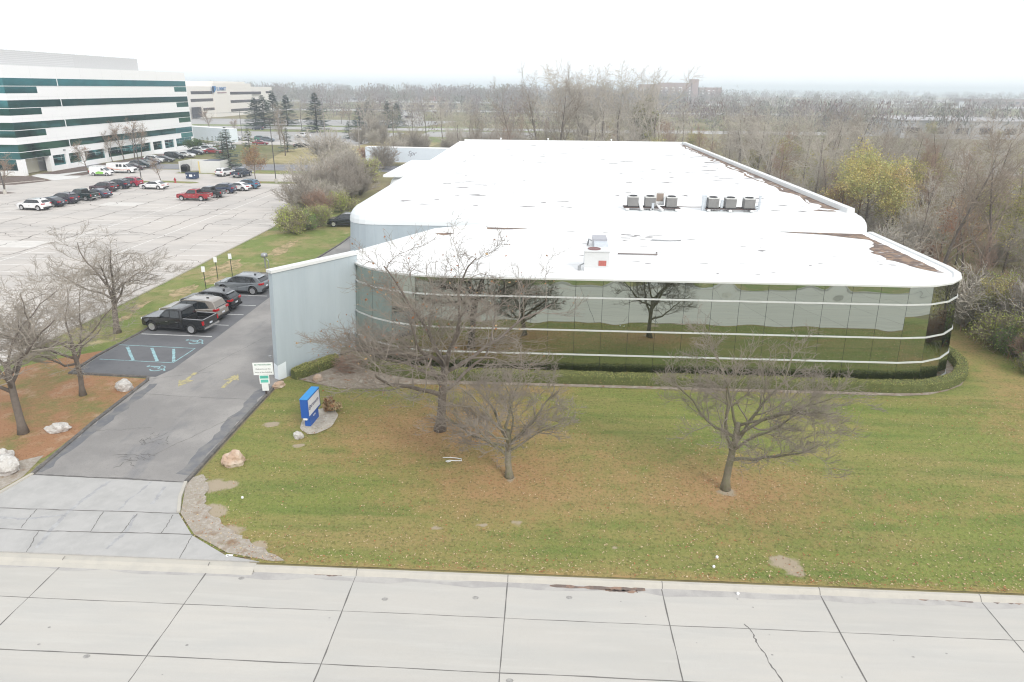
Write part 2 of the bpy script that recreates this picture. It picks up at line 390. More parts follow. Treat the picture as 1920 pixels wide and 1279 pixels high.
def right_of_drive(x, y):
    if y < 21.74: return False
    if y >= 27: return x > -16.5
    for (xa, ya), (xb, yb) in zip(APR, APR[1:]):
        if yb <= y <= ya: return x > xa + (xb-xa)*(ya-y)/(ya-yb) + .05
    return x > -10.6
grid_sheet('lawn', -16.7, 43, 21.7, 62, .3, .03, lawn_m, lambda x, y: right_of_drive(x, y), lawn_masks)

# gravelly strip at the drive corner
b = MB()
IN_ = [(-16.5, 27.6), (-16.5, 26.9), (-15.6, 24.7), (-14.3, 23.28), (-12.4, 22.2), (-10.4, 21.8)]; OUT_ = [(-16.1, 28.0), (-15.6, 27.2), (-14.75, 25.3), (-13.4, 24.0), (-11.8, 22.9), (-10.0, 22.0)]
def dense(P, n, j): return [(V(P[int(i*(len(P)-1)/n)]).lerp(V(P[min(len(P)-1, int(i*(len(P)-1)/n)+1)]), (i*(len(P)-1)/n) % 1) + V((rng.uniform(-j, j), rng.uniform(-j, j)))) for i in range(n+1)]
Ia, Oa = dense(IN_, 40, 0), dense(OUT_, 40, .14)
for i in range(40): b.face([(*Ia[i], .056), (*Ia[i+1], .056), (*Oa[i+1], .056), (*Oa[i], .056)])
struct('gravel_verge', b, gravel_m)
b = MB()
b.sheet([(-24.6, 27.2), (-24.9, 25.6), (-26.4, 23.4), (-30, 21.8), (-40, 21.8), (-40, 24), (-30, 24.6), (-27.2, 26.8), (-25.8, 28.6), (-25.0, 29.2)], .032); tag(b.build('gravel_bed', gravel_m), kind='structure')
# apron
b = MB()
apron = [(-24.2, 27.3), (-24.55, 25.7), (-26, 23.5), (-30, 21.72), (-10.9, 21.72), (-12.45, 22.05), (-14.35, 23.2), (-15.7, 24.7), (-16.7, 27.1)]
b.prism(apron, -.1, .07); struct('drive_apron', b, apron_m)
b = MB()
def gl(pts, w, z, jit=.4, n=14, amp=.03):
    W = [G(*p) for p in pts]; out = []
    for p, q in zip(W, W[1:]): out += wander(p.x, p.y, q.x, q.y, n, amp)[(1 if out else 0):]
    b.ribbon(out, w, z, 0, jit, rng)
gl([(-60, 953), (0, 955), (200, 961), (335, 965)], .05, .074); gl([(-60, 993), (0, 994), (190, 1001), (362, 1005)], .05, .074)
for q in ([(70, 957), (40, 993)], [(195, 962), (170, 1000)], [(258, 966), (227, 1003)], [(325, 968), (302, 1003)], [(362, 1005), (337, 1050)], [(75, 997), (50, 1038)]): gl(q, .03, .0745)
struct('apron_joints', b, joint_m)
b = MB()
gl([(205, 905), (170, 930), (128, 962), (118, 972), (68, 1030)], .16, .0715, .6); gl([(285, 905), (240, 940), (222, 960)], .1, .0715, .6); gl([(255, 968), (236, 1000), (200, 1032)], .16, .0715, .6)
gl([(310, 915), (285, 948)], .16, .0715, .5); gl([(118, 968), (60, 975), (0, 972)], .12, .072, .6)
struct('apron_crack_seal', b, stain_m)
# kerb lips of the apron
b = MB()
def kerb_path(b, pts, w, h, z0=-.02, m=0):
    n = len(pts); L = []
    for i, p in enumerate(pts):
        a = V(pts[max(i-1, 0)][:2]); c = V(pts[min(i+1, n-1)][:2]); d = (c-a).normalized(); nn = V((-d.y, d.x))*w/2
        L.append([(p[0]+nn.x, p[1]+nn.y, z0), (p[0]+nn.x*.85, p[1]+nn.y*.85, h), (p[0]-nn.x*.85, p[1]-nn.y*.85, h), (p[0]-nn.x, p[1]-nn.y, z0)])
    for i in range(n-1):
        for k in range(3): b.face([L[i][k], L[i][k+1], L[i+1][k+1], L[i+1][k]][::-1], m)
    b.face(L[0][::-1], m); b.face(L[-1], m)
kerb_path(b, [(-16.62, 27.15), (-16.25, 25.9), (-15.72, 24.75)], .16, .13); kerb_path(b, [(-24.25, 27.4), (-24.6, 25.7), (-26.05, 23.6)], .16, .13)
struct('apron_kerb', b, kerb_m)
# drive
b = MB()
drive = [(-16.7, 27.1), (-16.72, 39.4), (-12.5, 45), (-9, 58), (-18, 60), (-18, 168), (-27, 168), (-26.5, 100), (-24.2, 90), (-24.2, 79), (-24.6, 71.5), (-25.9, 65.3), (-29.0, 64.9), (-29.4, 57), (-30.1, 51.5), (-30.25, 46.9), (-30.5, 42.5), (-30.35, 39.3), (-25.1, 39.0), (-24.8, 38.6), (-24.6, 33), (-24.2, 27.2)]
b.sheet(drive, .058); struct('driveway', b, drive_m)
b = MB(); b.sheet([(-30.3, 39.4), (-24.7, 39.15), (-24.25, 40.5), (-24.15, 47), (-24.3, 64.8), (-28.9, 64.7), (-29.4, 57), (-30.1, 51.5), (-30.2, 46.9), (-30.45, 42.5)], .063); struct('parking_bays', b, stall_m)
b = MB(); b.ribbon([(-17.1+.1*math.sin(i), 27.8+i*.5) for i in range(22)], .7, .0625, 0, .3, rng); b.ribbon([(-24.2+.06*math.sin(i*2), 27.6+i*.5) for i in range(22)], .6, .0625, 0, .4, rng)
struct('drive_edge_seal', b, ground_mat('sealed_asphalt_edge', (.165, .168, .18), [((.22, .215, .21), 1.2, .45, .62)], bump=.2))
b = MB()
for c in (G(285, 832), G(262, 862), G(240, 858), G(300, 818)):
    for k in range(6):
        a = rng.uniform(0, 6.28); l = rng.uniform(.3, 1.0); o = (c.x+rng.uniform(-.6, .6), c.y+rng.uniform(-.4, .4))
        b.ribbon(wander(o[0], o[1], o[0]+l*math.cos(a), o[1]+.7*l*math.sin(a), 6, .08), .028, .0655, 0, .5, rng)
for (x0, y0, x1, y1) in ((-24.2, 36.6, -16.9, 36.2), (-24, 31.8, -21.2, 32.4), (-19.5, 29.5, -17.2, 34.2), (-24.8, 38.8, -21.6, 40.2), (-22.4, 40, -20.6, 47)):
    b.ribbon(wander(x0, y0, x1, y1, 26, .05), .022, .0655, 0, .6, rng)
b.ribbon(wander(-24.2, 27.35, -16.8, 27.15, 40, .03), .07, .0745, 0, .6, rng)
struct('drive_cracks', b, crack_m)
b = MB()
kerb_path(b, [(-16.62, 27.2), (-16.64, 33), (-16.6, 39.0)], .2, .13); kerb_path(b, [(-24.25, 27.4), (-24.72, 33), (-24.9, 38.5), (-25.15, 39.1), (-30.5, 39.4)], .22, .14)
kerb_path(b, [(-30.5, 39.3), (-30.65, 42.5), (-30.35, 46.9), (-30.25, 51.5), (-29.55, 57), (-29.1, 65.05), (-25.9, 65.4), (-24.75, 71.5), (-24.3, 79), (-24.3, 90)], .2, .13)
struct('drive_kerb', b, dkerb_m)
# markings
b = MB()
for (x0, y0, x1, y1, w) in ((-30.1, 46.95, -24.6, 46.75, .11), (-30.0, 49.5, -24.5, 49.35, .09), (-29.8, 52.15, -24.45, 52.0, .09), (-29.4, 54.75, -24.45, 54.5, .09), (-29.2, 57.55, -24.6, 57.35, .09), (-29.0, 60.3, -24.8, 60.2, .09), (-28.9, 62.9, -24.9, 62.8, .09)):
    b.ribbon(wander(x0, y0, x1, y1, 20, .004), w, .0675, 0, .1, rng)
struct('bay_lines', b, paint_w)
b = MB()
for (a, c, w) in (((187, 675), (325, 682), .08), ((325, 682), (366, 655), .08), ((366, 655), (222, 648), .08), ((239, 652), (250, 677), .19), ((285, 654), (295, 679), .19), ((326, 656), (326, 680), .19)):
    p, q = G(*a), G(*c); b.ribbon(wander(p.x, p.y, q.x, q.y, 12, .006), w, .0675, 0, .15, rng)
for cx, cy in ((-25.25, 45.6), (-25.35, 40.55)):     # wheelchair symbols
    s = 1.0
    def L(pts, w=.1): b.ribbon([(cx + s*x, cy + s*y) for x, y in pts], w*s, .0675)
    L([(.45*math.cos(t)-.0, .45*math.sin(t)) for t in [R(a) for a in range(-150, 100, 12)]])
    L([(-.62, .30), (-.25, .28), (.05, .25), (.1, -.1), (.52, -.12), (.7, -.42)], .12); L([(-.28, .05), (.0, .05)], .09)
    b.sheet([(cx-.78+.12*math.cos(t), cy+.3+.12*math.sin(t)) for t in [R(a) for a in range(0, 360, 30)]], .0675)
struct('accessible_bay_markings', b, paint_b)
b = MB()
for cx, cy, d in ((-22.5, 38.9, -1), (-19.7, 38.9, 1)):
    P = [(-.13, -1.1), (.13, -1.1), (.13, .1), (.5, .1), (0, 1.15), (-.5, .1), (-.13, .1)]
    Q = [(cx+x, cy+y*d) for x, y in P]; b.sheet(Q if d > 0 else Q[::-1], .0675)
struct('arrow_markings', b, paint_y)

# verge left of the drive and the leaf-covered bed
b = MB(); b.sheet([(-36.1, 21.74), (-24.3, 21.74), (-24.3, 39), (-30.4, 39.4), (-30.3, 57), (-29, 65), (-25.5, 65.3), (-24.3, 79), (-24.3, 105), (-38, 105), (-36.1, 88)], .022); struct('verge_lawn', b, farlawn_m)
b = MB(); b.sheet([(-35.8, 26.3), (-28.4, 26.2), (-24.8, 29), (-24.75, 33), (-25.0, 38.9), (-30.6, 39.3), (-30.9, 43.5), (-33.5, 41.5), (-35.6, 38.2)], .029); struct('leaf_bed', b, leafbed_m)
b = MB()
for (cx, cy, rx, ry) in ((-32.7, 58.5, .9, 2.6), (-33.0, 66.8, 1.6, 4.0), (-31.5, 62.5, 1.2, 1.8), (-30.2, 76, 1.2, 5), (-34.2, 54, .6, 2.2), (-33.6, 50.6, .5, 1.4)):
    b.sheet([(cx+rx*math.cos(R(a))*rng.uniform(.5, 1.1), cy+ry*math.sin(R(a))*rng.uniform(.5, 1.1)) for a in range(0, 360, 20)], .03)
struct('bare_soil', b, ground_mat('pale_soil', (.40, .30, .18), [((.2, .18, .08), 1.2, .42, .58), ((.5, .4, .26), 4, .55, .7)], bump=.5))

# big car park
b = MB(); b.sheet([(-36.05, 20), (-36.05, 88), (-37.2, 97), (-41, 112), (-44, 126), (-45, 151.5), (-97, 151.5), (-100, 190), (-104, 222), (-60, 222), (-60, 236), (-112, 236), (-98.5, 150), (-97.5, 131), (-103, 123), (-160, 110), (-160, 20)], .012)
struct('car_park', b, lot_m)
b = MB(); kerb_path(b, [(-36.0, 20), (-35.95, 60), (-36.0, 88), (-37.1, 97), (-40.8, 112)], .16, .12)
kerb_path(b, [(-97.4, 131), (-103, 122.6), (-130, 117)], .16, .12)
struct('car_park_kerb', b, kerb_m)
b = MB()
for x in (-40.5, -44.6, -49.2, -54.0, -58.5, -63.2, -68.4, -73, -78.8, -84, -90):
    y = 22
    while y < 126:
        l = rng.uniform(14, 50); b.ribbon(wander(x+rng.uniform(-.4, .4), y, x+rng.uniform(-.4, .4), min(y+l, 128), int(l*1.4), .3), rng.uniform(.04, .13), .017, 0, .8, rng); y += l*rng.uniform(.8, 1.15)
for k in range(90):
    x = rng.uniform(-95, -40); y = rng.uniform(40, 125); l = rng.uniform(3, 14); a = rng.choice((0, 0, .3, -.4, .8))
    b.ribbon(wander(x, y, x+l*math.cos(a), y+l*math.sin(a), int(l*2)+4, .3), rng.uniform(.05, .13), .017, 0, .6, rng)
struct('car_park_cracks', b, lotcrack_m)
b = MB()
for x0, x1 in ((-41.6, -36.6), (-57.5, -52.5), (-62.5, -57.5), (-79, -74), (-84, -79)):
    for k in range(34):
        y = 36.5+k*2.74
        if y < 122: b.ribbon([(x0, y), (x1, y)], .11, .0155)
for x in (-57.5, -79, -47.5): b.ribbon([(x, 30), (x, 122)], .11, .0158)
struct('car_park_lines', b, paint_faint)
b = MB()
for (x, y, w, h) in ((-62, 76, 3.2, 1.8), (-85, 68, 4, 2.4), (-66.5, 105, 3, 1.6)): b.sheet([(x-w, y-h), (x+w, y-h), (x+w, y+h), (x-w, y+h)], .014)
struct('car_park_patches', b, ground_mat('new_asphalt_patch', (.60, .575, .54), [((.55, .53, .5), 1, .4, .6)]))
def blob(cx, cy, rx, ry, n=20, j=.12): return [(cx+rx*math.cos(2*math.pi*i/n)*rng.uniform(1-j, 1+j), cy+ry*math.sin(2*math.pi*i/n)*rng.uniform(1-j, 1+j)) for i in range(n)]
b = MB()
b.sheet([(-76, 131.2), (-68, 129.6), (-66.5, 130.6), (-68, 132), (-76, 133.2)], .03); b.sheet([(-81, 129.8), (-77, 129.4), (-76.6, 132), (-80.6, 132)], .03)
b.sheet([(-58, 131.2), (-46, 131.2), (-46, 134.2), (-58, 134.2)], .03); b.sheet([(-64, 146.5), (-40, 146.5), (-40, 152), (-64, 152)], .03)
b.sheet([(-79, 145), (-70, 145), (-70, 142.5), (-66, 142.5), (-66, 151), (-70, 153), (-79, 149)], .028); struct('car_park_islands', b, farlawn_m)
b = MB()
for pl in ([(-95.8, 130.6), (-98.4, 124.2), (-130, 117.3), (-130, 131), (-108, 136), (-104.4, 137)], [(-101.8, 140.6), (-99.6, 147.2), (-104.6, 155), (-106, 155), (-105.6, 141)], [(-98.6, 138.6), (-95.2, 139.2), (-96.2, 147), (-98.2, 149)], [(-104.8, 158), (-101.8, 158), (-101.2, 186), (-104.8, 186)], [(-95.8, 110), (-90.8, 114.6), (-96, 116.4), (-110, 112)]):
    b.sheet(pl, .026)
struct('bark_beds', b, barkmulch_m)
b = MB(); b.sheet([(-104.8, 137.2), (-95.6, 131), (-93.4, 134.6), (-95, 138.4), (-98.8, 138.3), (-98.6, 150), (-101.4, 154.5), (-101.6, 158), (-104.8, 158), (-104.4, 155.2), (-99.4, 147.4), (-101.6, 140.4), (-105.8, 140.6)], .033); struct('entrance_walk', b, ground_mat('walk_concrete', (.66, .65, .63), [((.6, .59, .57), .5, .4, .6)]))
b = MB(); b.sheet([(-101.8, 158), (-98.6, 150), (-100, 190), (-104, 222), (-108, 222), (-105.8, 186), (-101.2, 186)], .031); struct('office_walk', b, MATS.get('walk') or ground_mat('walk_concrete', (.62, .61, .6), [((.56, .55, .54), .5, .4, .6)]))
# ground farther off
b = MB(); b.sheet([(-200, 152), (-25, 153), (-25, 166), (-69, 165)], .008); struct('side_road', b, bluasphalt_m)
b = MB(); b.sheet([(-69, 168.5), (-40, 168.5), (-36, 240), (-60, 250), (-78, 210)], .006); struct('dry_field', b, tanfield_m)
b = MB(); b.sheet([(-106, 238), (-60, 225), (-58, 288), (-150, 288), (-150, 238)], .01); b.sheet([(-260, 338), (-60, 338), (-50, 398), (-260, 398)], .01); b.sheet([(-50, 270), (-5, 262), (-5, 300), (-50, 304)], .01)
b.sheet([(92, 160), (330, 160), (330, 236), (110, 232)], .01); b.sheet([(76, 104), (110, 90), (150, 140), (90, 145)], .01)
struct('far_parking', b, farasphalt_m)
b = MB(); b.sheet([(-900, 298), (700, 312), (700, 334), (-900, 322)], .011); b.sheet([(-900, 560), (900, 540), (900, 580), (-900, 600)], .011); b.sheet([(-900, 880), (900, 850), (900, 960), (-900, 990)], .011); struct('far_road', b, ground_mat('far_road_concrete', (.42, .41, .40), [((.38, .37, .36), .05, .4, .6)]))
b = MB(); b.sheet([(-52, 300), (0, 306), (0, 312), (-52, 310)], .016); b.sheet([(-55, 240), (-10, 240), (-10, 262), (-50, 268)], .014); b.sheet([(-250, 290), (-60, 292), (-60, 299), (-250, 297)], .016); b.sheet([(-300, 324), (-30, 326), (-30, 338), (-300, 338)], .016)
struct('far_verge', b, mat('far_grass', (.17, .2, .07), .95, 0, .3, .1))
# across the street (seen in the mirror glass)
b = MB(); b.sheet([(11.4, -4.4), (23.6, -4.4), (21, -9), (21, -60), (14, -60), (14, -9)], .012); struct('opposite_driveway', b, apron_m)
b = MB(); b.sheet([(-200, -4.45), (200, -4.45), (200, -50), (-200, -50)], .004); struct('opposite_lawn', b, farlawn_m)
# beds round the building, sign and hedge
b = MB(); b.sheet([(-16.2, 39.8), (-14.8, 39.1), (-12.5, 38.2), (-10.4, 38.3), (-8.6, 39.1), (-3, 39.48), (22, 39.48), (23.8, 39.75), (25.3, 40.45), (26.7, 41.4), (27.8, 42.8), (28.6, 44.8), (28.8, 47), (27, 47), (22, 41.5), (-7, 41.5), (-13, 44.6)], .062); struct('planting_bed', b, mulch_m)
b = MB(); b.sheet(blob(-12.4, 33.9, .95, 1.6, 26, .06), .062); struct('sign_bed', b, ground_mat('pale_gravel', (.47, .43, .37), [((.36, .32, .27), 2.5, .45, .65), ((.55, .52, .47), 9, .5, .7)], bump=.5))
# ---------------------------------------------------------------- the warehouse with its mirrored office front
rng = random.Random(11)
bld = thing('warehouse_building', 'long low white-roofed warehouse with a rounded mirror-glass office front and light blue steel walls', 'building', (4, 60, 0))
BI = Matrix.Translation((-4, -60, 0))
def bpart(mb, name, mats, smooth=False, parent=None):
    o = mb.build(name, mats, None, smooth); o.data.transform(BI) if parent is None else None
    if parent is not None: o.data.transform(BI)
    o.parent = parent or bld; return o
LC, LR_ = (-6.5, 49.55), 8.45; RC, RR_ = (22.3, 46.55), 5.45
nodes = []                      # (base x, base y, inward normal)
for k in range(7):
    a = R(197 + (270-197)*k/6); d = (math.cos(a), math.sin(a)); nodes.append((LC[0]+LR_*d[0], LC[1]+LR_*d[1], d[0], d[1]))
n = 17
for k in range(1, n): nodes.append((LC[0]+(RC[0]-LC[0])*k/n, 41.1, 0, -1))
for k in range(6):
    a = R(270+90*k/5); d = (math.cos(a), math.sin(a)); nodes.append((RC[0]+RR_*d[0], RC[1]+RR_*d[1], d[0], d[1]))
for k in range(1, 8): nodes.append((27.75, 46.55+12*k/7, 1, 0))
def npos(nd, z, out=0.0): return V((nd[0] - nd[2]*(z*TAN4 - out), nd[1] - nd[3]*(z*TAN4 - out), z))
rows = [(.14, 1.52), (1.60, 3.12), (3.22, 5.24), (5.34, 6.42)]
for z0, z1 in rows:
    b = MB(); NU, NV = 8, 5
    for p, q in zip(nodes, nodes[1:]):
        A = rng.uniform(-.005, .004); T = rng.uniform(-.0014, .0014); base = len(b.v)
        nx, ny = (p[2]+q[2])/2, (p[3]+q[3])/2
        for j in range(NV+1):
            z = z0 + (z1-z0)*j/NV
            P, Q = npos(p, z), npos(q, z)
            for i in range(NU+1):
                u = i/NU; d = A*math.sin(math.pi*u)*math.sin(math.pi*j/NV) + T*(j/NV-.5)
                w = P.lerp(Q, .006+u*.988); b.v.append((w.x+nx*d, w.y+ny*d, w.z))
        for j in range(NV):
            for i in range(NU):
                k = base+j*(NU+1)+i; b.f.append((k, k+1, k+NU+2, k+NU+1)); b.m.append(0)
    bpart(b, 'window_band', mirror_m, True)
# dark backing between the panes and the plinth
b = MB()
for p, q in zip(nodes, nodes[1:]): b.face([npos(p, 0, -.03), npos(q, 0, -.03), npos(q, 6.4, -.03), npos(p, 6.4, -.03)])
bpart(b, 'wall_backing', trim_m)
for z in (.07, 1.56, 3.17, 5.29):
    b = MB(); h = .045
    for p, q in zip(nodes, nodes[1:]):
        a0, a1, c0, c1 = npos(p, z-h, .05), npos(p, z+h, .05), npos(q, z-h, .05), npos(q, z+h, .05)
        i0, i1, j0, j1 = npos(p, z-h, -.02), npos(p, z+h, -.02), npos(q, z-h, -.02), npos(q, z+h, -.02)
        b.face([a0, c0, c1, a1]); b.face([a1, c1, j1, i1]); b.face([i0, j0, c0, a0])
    bpart(b, 'horizontal_mullion', mat('mullion_metal', (.60, .61, .60), .4, .2))
# office roof edge, roof
b = MB()
edge = [(6.40, .02), (6.40, .10), (6.51, .12), (6.535, .08), (6.53, -.30), (6.45, -.36)]
for p, q in zip(nodes, nodes[1:]):
    for (z0, o0), (z1, o1) in zip(edge, edge[1:]): b.face([npos(p, z0, o0), npos(q, z0, o0), npos(q, z1, o1), npos(p, z1, o1)])
bpart(b, 'roof_edge', fascia_m)
b = MB(); pl = [npos(nd, 6.44, -.30) for nd in nodes]
b.face([(p.x, p.y, 6.44) for p in pl] + [(27.3, 58.9, 6.44), (-4.6, 58.9, 6.44), (-5.0, 58.2, 6.44), (-8.9, 55.3, 6.44), (-13.4, 46.6, 6.44)]); bpart(b, 'office_roof', roof_m)
b = MB()
def coping(b, pts, w, z0, z1):
    kerb_path(b, pts, w, z1, z0)
coping(b, [(-13.9, 45.4), (-13.2, 47), (-8.95, 55.6), (-5.2, 58.1)], .5, 6.3, 6.72); bpart(b, 'parapet', fascia_m)
b = MB()
for p0, p1 in (((-14.2, 46.9), (-9.4, 56.0)), ((-9.4, 56.0), (-5.2, 58.4))):
    b.face([(p0[0], p0[1], 0), (p1[0], p1[1], 0), (p1[0]+.2, p1[1], 6.4), (p0[0]+.2, p0[1], 6.4)])
bpart(b, 'side_wall', wall_m)
# warehouse shell: battered wall, rounded eave, flat roof
WX0, WX1, WY0, WY1 = -17.95, 27.6, 57.9, 137.6
def rrect(ins, rf):
    P = []
    for cx, cy, r, a0 in ((WX0, WY0, 3.0, 180), (WX1, WY0, 1.5, 270), (WX1, WY1, 1.0, 0), (WX0, WY1, 1.0, 90)):
        sx = 1 if cx < 0 else -1; sy = 1 if cy < 90 else -1; rr = max(.05, r-ins)
        for k in range(7):
            a = R(a0+90*k/6); P.append((cx+sx*r+rr*math.cos(a), cy+sy*r+rr*math.sin(a)))
    return P
def ring_loft(b, rings, m=0):
    for (z0, i0), (z1, i1) in zip(rings, rings[1:]):
        A, B_ = rrect(i0, 0), rrect(i1, 0); n = len(A)
        for i in range(n):
            j = (i+1) % n; b.face([(*A[i], z0), (*A[j], z0), (*B_[j], z1), (*B_[i], z1)], m)
b = MB(); ring_loft(b, [(0, 0), (6.42, .45)]); bpart(b, 'wall', wall_m)
b = MB(); ring_loft(b, [(6.42, .41), (6.46, .41), (6.80, .45), (7.12, .56), (7.42, .76), (7.66, 1.03), (7.82, 1.36), (7.90, 1.75)])
me_b = bpart(b, 'rounded_eave', mat('eave_metal', (.74, .775, .79), .5, 0, .04, .5), True)
b = MB(); P = rrect(1.75, 0); b.face([(*p, 7.9) for p in P]); bpart(b, 'warehouse_roof', roof_m)
b = MB()
for A in (([(25.75, 59.6), (25.75, 136.2)], .7), ([(-16.0, 136.1), (25.4, 136.1)], .4)): kerb_path(b, A[0], A[1], 8.28, 7.85)
bpart(b, 'parapet', fascia_m)
b = MB()
pts = [(25.2+rng.uniform(-.1, .1), 61+i*1.02) for i in range(73)]; b.ribbon(pts, 1.25, 7.912, 0, .75, rng)
pts = [(24.4+rng.uniform(-.5, .4), 64+i*1.7) for i in range(40)]; b.ribbon(pts, .25, 7.909, 0, .95, rng)
b.ribbon([(24.8-i*.6, 60.5+rng.uniform(-.2, .2)) for i in range(4)], .5, 7.911, 0, .8, rng)
for i in range(26): b.sheet(blob(25.15+rng.uniform(-.3, .25), rng.uniform(62, 134), .3, rng.uniform(.3, 1.2), 9, .5), 7.916+i*.0002)
# gutter debris of the office roof
L = []
for i in range(30):
    t = i/29; L.append((26.2+rng.uniform(-.06, .06), 45.2+t*12.6))
wl = [.4+1.9*math.sin(math.pi*min(1, (i/29)*1.35))*rng.uniform(.75, 1.1) for i in range(30)]
b.face([(p[0], p[1], 6.455) for p in L] + [(p[0]-w, p[1], 6.455) for p, w in zip(L[::-1], wl[::-1])])
bpart(b, 'gutter_debris', debris_m); b = MB()
b.face([(26.2, 57.9, 6.46), (19.6, 58.3, 6.46), (20.5, 57.9, 6.46), (23, 57.3, 6.46), (24.6, 56.2, 6.46), (26.0, 55.5, 6.46)])
bpart(b, 'gutter_debris', debris_m); b = MB()
b.face([(-9, 55.0, 6.46), (-8, 55.3, 6.46), (-7.4, 55.0, 6.46), (-8.2, 54.2, 6.46)]); bpart(b, 'gutter_debris', debris_m); b = MB(); b.face([(-5, 57.9, 6.46), (-1.4, 57.7, 6.46), (-3, 57.2, 6.46), (-4.9, 57.1, 6.46)])
bpart(b, 'gutter_debris', debris_m)
b = MB()     # panel seams of the blue walls and the eave
for k in range(7):
    x = WX0+3.2+k*2.04; b.box(x-.008, x+.008, -.012, .0, .05, 6.4, 0, Matrix(((1, 0, 0, 0), (0, 1, TAN4*1.004, WY0), (0, 0, 1, 0), (0, 0, 0, 1))))
for x in (WX0+3.2, WX0+11.2): b.box(x-.012, x+.012, WY0+.40, WY0+.44, 6.42, 6.5)
bpart(b, 'wall_seam', seam_m)
b = MB(); b.box(-20.6, -16.2, 97.6, 117, 0, 5.7); b.prism([(-22.9, 96.8), (-17.4, 96.8), (-17.4, 118), (-22.9, 118)], 5.75, 6.05); bpart(b, 'loading_dock', white_m)
b = MB(); b.lathe([(2.3, 0), (2.25, 3.0), (2.1, 4.4), (1.8, 5.2), (1.3, 5.7)], 20, 0, Matrix.Translation((-20.3, 98.6, 0))); bpart(b, 'dock_wall', white_m, True)
for x, y in ((0, 137), (12, 137.1), (-9, 137.0)):
    b = MB(); b.lathe([(.09, 7.9), (.09, 8.5), (.16, 8.5), (.16, 8.62), (.02, 8.68)], 10, 0, Matrix.Translation((x, y-1, 0))); bpart(b, 'vent_pipe', white_m)
# wing wall: a blue metal screen wall leaning like the glass
A0 = V((-16.76, 39.27)); A1 = V((-13.0, 44.6)); dd = (A1-A0).normalized(); pp = V((-dd.y, dd.x)); TH = .38
q = [A0, A1, A1+pp*TH, A0+pp*TH]
ww = thing('wing_wall', 'tall light blue metal screen wall with a white cap running out from the left end of the glass front', 'wall', (A0.x, A0.y, 0))
WI = Matrix.Translation((-A0.x, -A0.y, 0))
def wpart(b, name, m):
    o = b.build(name, m); o.data.transform(WI); o.parent = ww; return o
sh = (.36, .06)
b = MB(); b.prism([(p.x, p.y) for p in q], 0, 7.02, 0, None, sh); wpart(b, 'panel_wall', wall_m)
b = MB(); o = .09
Q = [A0-dd*o-pp*o, A1+dd*.1-pp*o, A1+dd*.1+pp*(TH+o), A0-dd*o+pp*(TH+o)]
b.prism([(p.x+sh[0], p.y+sh[1]) for p in Q], 7.02, 7.2, 0); wpart(b, 'cap', fascia_m)
b = MB(); h = 1.12; f = h/7.02
def onface(s, z, off=.004):   # point on the right face
    p = A0+dd*s-pp*off; return (p.x+sh[0]*z/7.02, p.y+sh[1]*z/7.02, z)
b.face([onface(-.004, .02), onface(.62, .02), onface(.62, h), onface(-.004, h-.12)])
e = [A0-dd*.004-pp*.004, A0-dd*.004+pp*(TH+.004)]
b.face([(e[1].x, e[1].y, .02), (e[0].x, e[0].y, .02), (e[0].x+sh[0]*f, e[0].y+sh[1]*f, h-.12), (e[1].x+sh[0]*f, e[1].y+sh[1]*f, h)]); wpart(b, 'painted_end', mat('pale_end_paint', (.74, .80, .84), .5, 0, .04, 2))
b = MB()
for k in range(1, 6):
    s = k*1.16; b.face([onface(s-.007, .05), onface(s+.007, .05), onface(s+.007, 7.0), onface(s-.007, 7.0)])
wpart(b, 'wall_seam', seam_m)
b = MB(); p = A0+dd*3.4
b.box(-17.2, -17.02, 39.2, 39.3, 1.55, 1.7); wpart(b, 'spigot', grey_m)

b = MB()
for i in range(120):
    x, y = rng.uniform(-14, 23), 60+rng.random()**1.6*74
    if noise.noise(V((x*.09, y*.06, 2))) < -.05: continue
    w = rng.uniform(.12, .75)*(1+.012*(y-60)); b.sheet(blob(x, y, w, rng.uniform(.08, .3)*(1+.015*(y-60)), 9, .5), 7.905+i*.0001)
for i in range(26):
    x, y = 24-abs(rng.gauss(0, 3.2)), rng.uniform(62, 120); b.sheet(blob(x, y, rng.uniform(.4, 1.3), rng.uniform(.08, .22), 9, .5), 7.925+i*.0001)
bpart(b, 'roof_stain', ground_mat('roof_stain', (.22, .21, .21), [((.45, .44, .44), 2.5, .42, .62)]))['kind'] = 'stuff'
b = MB()
for i in range(34):
    x, y = rng.uniform(2, 24), rng.uniform(43, 57); b.sheet(blob(x, y, rng.uniform(.08, .4), rng.uniform(.05, .14), 9, .5), 6.446+i*.0001)
for i in range(12): b.sheet(blob(rng.uniform(6.2, 9.5), rng.uniform(53.5, 56), rng.uniform(.2, .6), rng.uniform(.05, .16), 9, .5), 6.451+i*.0001)
bpart(b, 'roof_stain', ground_mat('roof_stain2', (.20, .19, .19), [((.42, .41, .41), 2.5, .42, .62)]))['kind'] = 'stuff'
b = MB()
for k in range(1, 40): b.ribbon(wander(-15.9, 59.8+k*1.9, 24.3, 59.8+k*1.9, 20, .02), .05, 7.903, 0, .5, rng)
for k in range(8): b.ribbon(wander(-8+k*.3, 43.5+k*1.9, 25.5, 43.5+k*1.9, 20, .02), .045, 6.4435, 0, .5, rng)
bpart(b, 'membrane_seam', mat('seam_grey', (.60, .60, .60), .7))['kind'] = 'stuff'
